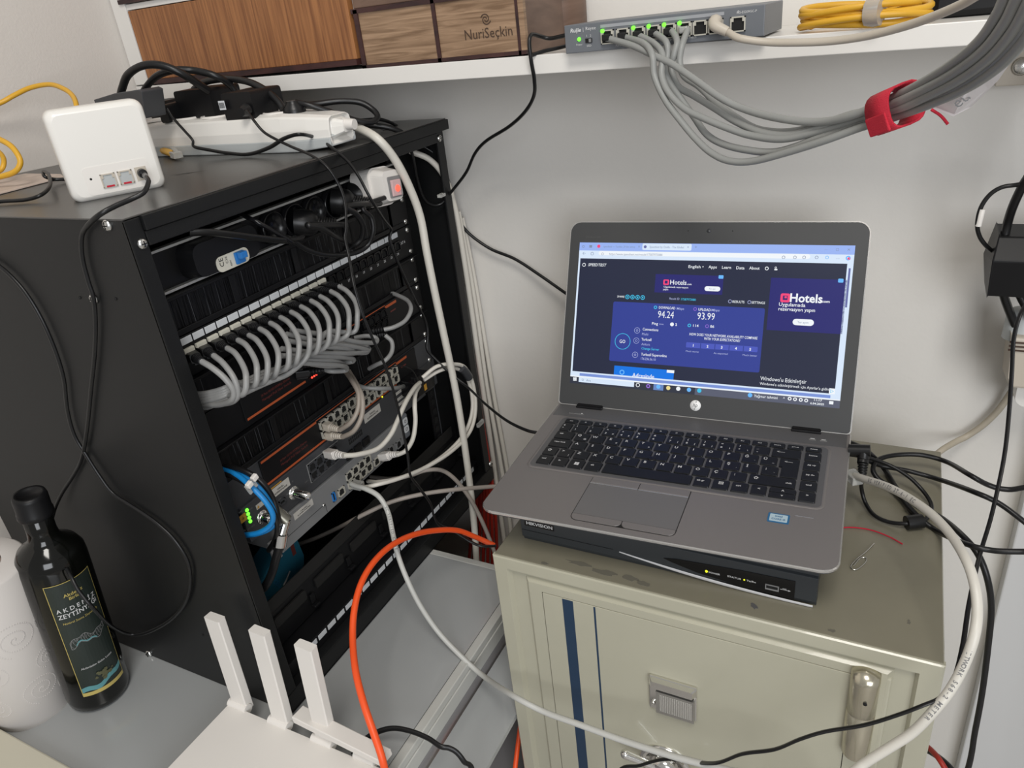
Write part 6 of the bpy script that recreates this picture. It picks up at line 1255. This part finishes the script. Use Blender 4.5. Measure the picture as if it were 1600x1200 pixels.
MB(BM).lathe([(0.0172, BL*0.905), (0.0180, BL*0.91), (0.0180, BL*0.925), (0.0172, BL*0.93), (0.0172, BL*0.985), (0.016, BL), (0.012, BL*1.001), (0.0115, BL*0.996), (0, BL*0.996)], 32).build('cap', blk2, t)
mb = MB(BM); R_ = 0.0358; zl0, zl1 = 0.030, BL*0.665
# label faces the room: centre angle found from the camera direction, in the bottle's own axes
loc = BM.inverted().to_3x3() @ (CAM-Bb); a0 = math.atan2(loc.y, loc.x)+0.22
HA = 0.72
def cylf(r): return lambda x, y, z: ((r+z)*math.cos(a0+x/R_), (r+z)*math.sin(a0+x/R_), y)
def arcq(mb, xa_, xb_, z0_, z1_, m=0, n=14):
    for i in range(n):
        x0_, x1_ = xa_+(xb_-xa_)*i/n, xa_+(xb_-xa_)*(i+1)/n; mb.add([(x0_, z0_, 0), (x1_, z0_, 0), (x1_, z1_, 0), (x0_, z1_, 0)], [(0, 1, 2, 3)], m, True)
mb.fn = cylf(R_); arcq(mb, -HA*R_, HA*R_, zl0, zl1); lb_ = mb.build('label', lab_m, t)
mb = MB(BM); mb.fn = cylf(R_+0.0003); hx_ = HA*R_
for z_ in (zl0, zl1-0.0007): arcq(mb, -hx_, hx_, z_, z_+0.0008)
for x_ in (-hx_, hx_-0.0007): arcq(mb, x_, x_+0.0007, zl0, zl1, 0, 2)
zz_ = lambda f: zl0+(zl1-zl0)*f
mb.text('Akdeniz', 0, zz_(0.895), 0, 0.0062, 0, 0.01); mb.text('Birlik', 0, zz_(0.862), 0, 0.0058, 0, 0.01); mb.text('Natürel Sızma Zeytinyağı', 0, zz_(0.675), 0, 0.0042, 0, 0.0, width=0.038)
mb.build('gold_border', gold, lb_)
mb = MB(BM); mb.fn = cylf(R_+0.0004); mb.text('A K D E N İ Z', 0, zz_(0.785), 0, 0.0080, 0, 0.01, width=0.043); mb.text('ZEYTİNYAĞI', 0, zz_(0.735), 0, 0.0085, 0, 0.01, width=0.043); mb.text('Akdenizden Gelen Lezzet', 0, zz_(0.255), 0, 0.0042, 0, 0.0, width=0.036)
mb.build('print', ink_w, lb_)
rnd = random.Random(5); mb = MB(BM); mb.fn = cylf(R_+0.0003)
top = []; bot = []
for i in range(15):
    x = -0.0195+0.039*i/14; c_ = zz_(0.50)+0.0035*math.sin(i*0.5-0.5)+(i-7)*0.0004; h_ = 0.0048+0.0018*math.sin(i*1.3); top.append((x, c_+h_)); bot.append((x, c_-h_))
def line2(mb, p, q_, w_=0.00035):
    dx, dy = q_[0]-p[0], q_[1]-p[1]; l = math.hypot(dx, dy) or 1; nx, ny = -dy/l*w_, dx/l*w_
    mb.add([(p[0]+nx, p[1]+ny, 0), (p[0]-nx, p[1]-ny, 0), (q_[0]-nx, q_[1]-ny, 0), (q_[0]+nx, q_[1]+ny, 0)], [(0, 1, 2, 3)])
for i in range(14):
    line2(mb, top[i], top[i+1]); line2(mb, bot[i], bot[i+1]); mx = ((top[i][0]+bot[i][0])/2+rnd.uniform(-.001, .001), (top[i][1]+bot[i][1])/2+rnd.uniform(-.002, .002))
    line2(mb, top[i], mx, 0.00018); line2(mb, mx, bot[i+1], 0.00018); line2(mb, mx, top[i+1], 0.00018)
line2(mb, top[0], bot[0]); line2(mb, top[-1], bot[-1]); mb.build('map_outline', ink_g, lb_)
mb = MB(BM); mb.fn = cylf(R_+0.0003); ARTS = []
for i in range(2, 10): mb.add([(bot[i][0], bot[i][1]+0.0002, 0), (bot[i+1][0], bot[i+1][1]+0.0002, 0), (bot[i+1][0], bot[i+1][1]+0.0022, 0), (bot[i][0], bot[i][1]+0.0022, 0)], [(0, 1, 2, 3)])
mb.build('coast_art', teal, lb_); mb = MB(BM); mb.fn = cylf(R_+0.0003)
wav = [(-hx_+0.001+i*(2*hx_-0.002)/12, zz_(0.075)+0.012*(i/12)**2+0.002*math.sin(i)) for i in range(13)]
for i in range(12): mb.add([(wav[i][0], wav[i][1]-0.007, 0), (wav[i+1][0], wav[i+1][1]-0.007, 0), (wav[i+1][0], wav[i+1][1], 0), (wav[i][0], wav[i][1], 0)], [(0, 1, 2, 3)])
mb.build('sea_art', teal, lb_)
mb = MB(BM); mb.fn = cylf(R_+0.0006)
for i in range(26):
    a_ = rnd.uniform(0, 2*PI); r_ = rnd.uniform(0, 0.009); x_, z_ = r_*math.cos(a_)*1.3+0.002, zz_(0.14)+r_*math.sin(a_)*0.8; k_ = rnd.uniform(0.001, 0.0028)
    mb.add([(x_+k_*math.cos(2*PI*j/7), z_+k_*math.sin(2*PI*j/7), 0.00002*i) for j in range(7)], [tuple(range(7))])
mb.build('tree_art', olive_p, lb_)
mb = MB(BM); mb.fn = cylf(R_+0.0004); arcq(mb, -hx_+0.0008, hx_-0.0008, zl0+0.0008, zl0+0.0055); mb.build('foot_band', gold, lb_)

# kitchen paper roll
Kb = Vector((-0.328, -0.108, 0.0003)); KR = 0.046; Kt = px(-8, 845, y=-0.098); kx = (Kt-Kb).normalized(); KL = 0.232
kx = Vector((kx.x*0.6, 0, kx.z)).normalized()
KM = frame_m(Kb+Vector((0, 0, 0.001)), Vector((1, 0, 0)), ez=kx)
t = thing('kitchen_roll', 'white embossed kitchen paper roll standing left of the oil bottle', 'kitchen roll', KM)
mb = MB(KM); mb.lathe([(0.021, 0.0), (KR-0.002, 0.0), (KR, 0.003), (KR, KL-0.003), (KR-0.003, KL), (0.022, KL)], 48, cap=False); mb.build('paper', towel, t)
MB(KM).lathe([(0.0215, 0.0), (0.0215, KL-0.0005), (0.0200, KL-0.0005), (0.0200, 0.0)], 32, cap=False).build('core', card, t)
mb = MB(KM); loc = KM.inverted().to_3x3() @ (CAM-Kb); ak = math.atan2(loc.y, loc.x)
for (sx_, sz_, rr_, hand) in ((-0.035, 0.185, 0.020, 1), (0.005, 0.150, 0.026, 1), (-0.030, 0.105, 0.022, -1), (0.030, 0.100, 0.016, 1), (0.012, 0.060, 0.022, 1), (-0.040, 0.045, 0.02, 1), (0.045, 0.150, 0.018, -1), (0.048, 0.045, 0.02, -1)):
    n_ = int(rr_*3600)
    for i in range(n_):
        f = (i/n_)**0.6; a_ = f*6.0*PI*0.9*hand; r_ = rr_*f; X_, Z_ = sx_+r_*math.cos(a_), sz_+r_*math.sin(a_)
        if not 0.006 < Z_ < KL-0.008: continue
        th_ = ak+X_/KR; c_, s_ = math.cos(th_), math.sin(th_); k_ = 0.0010; vs = []
        for (dx, dz) in ((k_, 0), (0, k_), (-k_, 0), (0, -k_)):
            tt = ak+(X_+dx)/KR; vs.append(((KR+0.00002)*math.cos(tt), (KR+0.00002)*math.sin(tt), Z_+dz))
        vs.append(((KR+0.0009)*c_, (KR+0.0009)*s_, Z_)); mb.add(vs, [(0, 1, 4), (1, 2, 4), (2, 3, 4), (3, 0, 4)], 0, True)
e_ = mb.build('embossing', towel, t)

# ================================================================== RIGHT SIDE: LEADS, ADAPTER, SOCKETS
ZS = SZ1+0.0003
t = thing('laptop_power_lead', 'black angled power plug in the laptop side with a round ferrite on its lead', 'cable', px(1340, 700, z=.245))
a_, b_ = px(1322, 696, y=.335), px(1360, 704, y=.335)
MB().cyl(px(1326, 703, y=.338), px(1360, 704, y=.338), 0.0062, 18).build('plug_barrel', blkr, t)
MB().tube([px(1350, 703, y=.338), px(1349, 716, y=.334), px(1348, 724, y=.330)], 0.0056, 14).build('plug_elbow', blkr, t)
pr = []
s0_, s1_ = px(1349, 716, y=.334), px(1347, 745, y=.322); L = (s1_-s0_).length
for i in range(7): pr += [(0.0058-0.0003*i, L*i/7), (0.0058-0.0003*i, L*(i+0.6)/7), (0.0040, L*(i+0.62)/7), (0.0040, L*(i+1)/7-0.0001)]
q = (s1_-s0_).to_track_quat('Z', 'Y').to_matrix().to_4x4(); q.translation = s0_; MB(q).lathe(pr, 16).build('strain_relief', blkr, t)
P = [s1_]+sp2([(1346, 762, 'z', .215), (1352, 785, 'z', .200), (1366, 805, 'z', ZS+.004), (1390, 816, 'z', ZS+.004), (1418, 818, 'z', ZS+.008), (1440, 815, 'z', ZS+.008), (1453, 803, 'z', ZS+.006), (1455, 788, 'z', ZS+.006), (1443, 768, 'z', ZS+.01), (1420, 745, 'z', ZS+.02), (1390, 727, 'z', ZS+.028), (1355, 715, 'z', ZS+.03), (1325, 710, 'z', ZS+.03)])
MB().tube(P, 0.0021, 9).build('cord', blkr, t)
MB().cyl(px(1416, 817, z=ZS+.008), px(1441, 814, z=ZS+.0085), 0.0072, 18).build('ferrite', blkr, t, bevel=0.001)
cable('power_lead', 'black lead curving above the others from a loop on the safe to the right', on(sp2([(1432, 812, 'z', ZS+.004), (1410, 780, 'z', ZS+.006), (1390, 760, 'z', ZS+.008), (1372, 748, 'z', ZS+.012), (1364, 733, 'z', ZS+.018), (1373, 718, 'z', ZS+.022), (1400, 711, 'z', ZS+.022), (1440, 711, 'z', ZS+.022), (1480, 722, 'z', ZS+.02), (1515, 742, 'y', .36), (1545, 758, 'y', .36), (1575, 765, 'y', .36), (1640, 766, 'y', .36)]), (0.09, 0.03, -0.05), (0.07, 0.05, -0.22), (0.0, 0.04, -0.6)), 0.0027, blkr)
cable('power_lead', 'black lead from behind the laptop sloping to the right edge of the view', on(sp2([(1325, 700, 'y', .40), (1345, 714, 'y', .38), (1375, 727, 'z', ZS+.014), (1420, 736, 'z', ZS+.012), (1470, 750, 'z', ZS+.012), (1520, 768, 'y', .32), (1560, 786, 'y', .31), (1600, 815, 'y', .30), (1640, 845, 'y', .30)]), (0.09, 0.03, -0.05), (0.07, 0.05, -0.22), (0.0, 0.04, -0.6)), 0.0026, blkr)
cable('power_lead', 'thick black lead falling past the right side of the safe', on(sp2([(1325, 690, 'y', .41), (1352, 703, 'y', .39), (1380, 730, 'z', ZS+.006), (1405, 768, 'z', ZS+.005), (1440, 792, 'z', ZS+.005), (1475, 812, 'z', ZS+.005), (1505, 838, 'y', .27), (1528, 866, 'y', .25), (1543, 905, 'y', .24), (1549, 950, 'y', .24), (1544, 1010, 'y', .24), (1535, 1080, 'y', .24), (1524, 1140, 'y', .24), (1508, 1215, 'y', .24)]), (-0.01, 0.01, -0.15), (0.03, 0.02, -0.5)), 0.0029, blkr)
cable('power_lead', 'black lead from the loop on the safe running level to the right edge', on(sp2([(1418, 790, 'z', ZS+.010), (1440, 812, 'z', ZS+.006), (1468, 832, 'z', ZS+.005), (1510, 850, 'y', .23), (1550, 860, 'y', .22), (1600, 862, 'y', .22), (1640, 860, 'y', .22)]), (0.09, 0.03, -0.05), (0.07, 0.05, -0.22), (0.0, 0.04, -0.6)), 0.0026, blkr)
P = sp2([(1640, 400, 'y', .40), (1612, 460, 'y', .40), (1594, 492, 'y', .38), (1584, 530, 'y', .37), (1581, 580, 'y', .36), (1577, 640, 'y', .35), (1571, 700, 'y', .33), (1562, 750, 'y', .31), (1548, 810, 'y', .28), (1533, 860, 'y', .25), (1523, 900, 'y', .21), (1513, 950, 'y', .17), (1504, 1010, 'y', .13), (1491, 1060, 'y', .10), (1472, 1088, 'y', .08), (1440, 1103, 'y', .07), (1400, 1118, 'y', .065), (1350, 1133, 'y', .06), (1290, 1143, 'y', .055), (1250, 1155, 'y', .05), (1210, 1171, 'y', .05), (1160, 1178, 'y', .05), (1120, 1192, 'y', .05), (1080, 1190, 'y', .08), (1040, 1186, 'y', .09), (1000, 1196, 'y', .085), (960, 1212, 'y', .08)])
P = [P[0]+Vector((-0.02, 0.10, 0.10)), P[0]+Vector((0.0, 0.05, 0.05))]+on(P, (-0.03, -0.01, -0.12), (0.01, 0.0, -0.5))
cable('adapter_cord', 'twin black cord from the right wall sweeping down and across the safe door', P, 0.0012, blkr, flat=1.9)
t = thing('network_cable', 'thick white printed network cable from the laptop curving down to the safe front', 'cable', px(1340, 745, z=.245))
P = sp2([(1336, 744, 'y', .315), (1352, 749, 'y', .30), (1385, 760, 'y', .27), (1420, 778, 'y', .24), (1455, 803, 'y', .21), (1485, 835, 'y', .18), (1508, 872, 'y', .15), (1522, 910, 'y', .13), (1527, 950, 'y', .115), (1523, 990, 'y', .10), (1508, 1035, 'y', .09), (1485, 1078, 'y', .08), (1455, 1115, 'y', .07), (1425, 1145, 'y', .065), (1390, 1168, 'y', .06), (1355, 1190, 'y', .055), (1320, 1215, 'y', .05)])
P = on(P, (-0.06, -0.01, -0.10), (-0.04, 0.0, -0.45))
MB().tube(P, 0.0038, 12, 0, 8).build('jacket', c_white, t)
MB(frame_m(px(1333, 744, y=.318), (P[1]-P[0]), ez=Vector((0, 0, 1)))).box(-0.008, 0.010, -0.0058, 0.0058, -0.005, 0.004).build('plug', clear_m, t, bevel=0.001)
print_along(P[1:5], 'EC VERIFIED 2T-6-1 EC', 0.0048, 'print', t, ink_g, 0.12, 0.0039)
print_along(P[9:14], 'NETWORK 568-2 METER', 0.0044, 'print', t, ink_g, 0.12, 0.0039)
# things on the safe top at the right
cable('red_wire', 'thin red wire lying on the safe top beside the laptop', sp2([(1300, 826, 'z', ZS+.001), (1330, 824, 'z', ZS+.001), (1360, 828, 'z', ZS+.001), (1388, 838, 'z', ZS+.001), (1410, 850, 'z', ZS+.0012)]), 0.0007, strap_m, cat='wire')
P = sp2([(1366, 849, 'z', ZS+.001), (1352, 863, 'z', ZS+.001), (1338, 874, 'z', ZS+.001), (1329, 886, 'z', ZS+.001), (1338, 890, 'z', ZS+.001), (1352, 879, 'z', ZS+.001), (1353, 872, 'z', ZS+.001), (1344, 872, 'z', ZS+.001), (1334, 884, 'z', ZS+.001)])
tag(MB().tube(P, 0.00055, 6, 0, 4).build('bent_wire_clip', steel), 'bent shiny wire clip lying on the safe top right of the laptop', 'clip')
# adapter and plugs hanging at the right edge
t = thing('power_adapter', 'big black adapter block hanging on the wall at the right edge', 'power adapter', px(1590, 420, y=.44))
a_, b_ = px(1548, 372, y=.45), px(1542, 465, y=.45); L_ = 0.11
q_ = [px(u, v, y=.45) for u, v in ((1561, 375), (1545, 412), (1540, 458), (1542, 464))]
mb = MB(); zt_, zb2 = q_[0].z, q_[3].z; xl = q_[3].x
sec = [(0.0, zt_, .46), (0.0, zt_, .53)]
A = [(q_[0].x, .462, zt_), (q_[0].x, .50, zt_+0.003), (q_[1].x, .50, (zt_+zb2)/2), (xl, .50, zb2), (xl, .452, zb2), (q_[1].x+0.002, .445, (zt_+zb2)/2+0.010)]
B = [(p[0]+L_, p[1], p[2]) for p in A]; mb.add(A+B, [tuple(range(6)), tuple(range(6, 12))[::-1]]+[(i, (i+1) % 6, 6+(i+1) % 6, 6+i) for i in range(6)]); mb.build('body', blk2, t, bevel=0.0015)
cable('power_lead', 'thick black lead rising behind the wall adapter at the right edge', (lambda q: on(sp2(q), (0.01, 0.03, 0.05), (0.0, 0.05, 0.02)))([(1568, 380, 'y', .47), (1574, 350, 'y', .47), (1583, 322, 'y', .46), (1598, 290, 'y', .45), (1620, 250, 'y', .44)]+[]), 0.0042, blkr)
t = thing('power_lead', 'thin black lead with a white marker sleeve looping left of the wall adapter', 'cable', px(1530, 340, y=.46))
MB().tube(sp2([(1556, 397, 'y', .47), (1540, 383, 'y', .46), (1530, 368, 'y', .455), (1527, 350, 'y', .45), (1532, 326, 'y', .45), (1544, 307, 'y', .45), (1560, 295, 'y', .45), (1580, 290, 'y', .45), (1620, 290, 'y', .45)])+[px(1620, 290, y=.45)+Vector((0.03, 0.04, -0.03)), px(1620, 290, y=.45)+Vector((0.03, 0.05, -0.10))], 0.0021, 9).build('cord', blkr, t)
MB().tube(sp2([(1528.5, 353, 'y', .45), (1532, 339, 'y', .4495), (1535, 327, 'y', .45)]), 0.0029, 10).build('sleeve', wplast, t)
cable('power_lead', 'black lead dropping from the wall adapter to the beige plug', sp2([(1566, 455, 'y', .48), (1574, 478, 'y', .485), (1584, 503, 'y', .49), (1596, 530, 'y', .49)]), 0.0042, blkr)
cable('power_lead', 'second black lead under the wall adapter at the right edge', sp2([(1590, 455, 'y', .48), (1600, 475, 'y', .48), (1618, 505, 'y', .48)]), 0.0038, blkr)
t = thing('mains_plug', 'old beige mains plug with dark rings at the right edge', 'plug', px(1590, 560, y=.50))
a_ = px(1568, 590, y=.50); b2 = px(1577, 513, y=.50)
mb = MB(); A = [(b2.x, .475, b2.z), (b2.x, .52, b2.z), (a_.x, .52, a_.z+0.004), (a_.x+0.004, .475, a_.z), (a_.x-0.001, .475, a_.z+0.012)]
B = [(p[0]+0.06, p[1], p[2]) for p in A]; mb.add(A+B, [tuple(range(5)), tuple(range(5, 10))[::-1]]+[(i, (i+1) % 5, 5+(i+1) % 5, 5+i) for i in range(5)]); mb.build('body', beige, t, bevel=0.003)
for i in range(3): MB().box(b2.x-0.0005, b2.x+0.055, .4735, .476, b2.z-0.006-0.0045*i, b2.z-0.0045-0.0045*i).build('ring_groove', engr, t)
mb = MB(); p_ = px(1597, 500, y=.50); mb.lathe([(0.016, -0.02), (0.015, 0.004), (0.011, 0.012), (0, 0.013)], 20, 0, Matrix.Translation((p_.x, .50, p_.z))); mb.build('rear_grip', gplast, t)
p_ = px(1612, 612, y=.49); t = thing('wall_socket', 'rounded white socket at the right edge below the beige plug', 'socket', p_)
MB(frame_m((p_.x, .545, p_.z), (1, 0, 0), (0, 0, 1))).prism(rrect(0.032, 0.052, 0.014, 6), 0, 0.05, 0, 0.004).build('body', wplast2, t, bevel=0.003)
cable('network_cable', 'old beige cable running along the wall corner to the safe back', sp2([(1436, 735, 'y', .50), (1468, 706, 'y', .51), (1492, 691, 'y', .535), (1510, 682, 'y', .547), (1535, 665, 'y', .549), (1558, 643, 'y', .549), (1575, 620, 'y', .547), (1590, 596, 'y', .54), (1600, 580, 'y', .53)]), 0.0042, mat('cable_old_beige', (0.42, 0.37, 0.29), 0.5, noise=(60, 0.18)), flat=0.8)
cable('mains_cable', 'dark red and black cable emerging below the safe right side', sp2([(1440, 1160, 'y', .30), (1455, 1172, 'y', .28), (1470, 1190, 'y', .26), (1490, 1225, 'y', .25)]), 0.0030, c_red)
cable('mains_cable', 'black cable beside the dark red one below the safe right side', sp2([(1440, 1168, 'y', .32), (1462, 1180, 'y', .30), (1485, 1200, 'y', .28), (1510, 1235, 'y', .27)]), 0.0034, blkr)
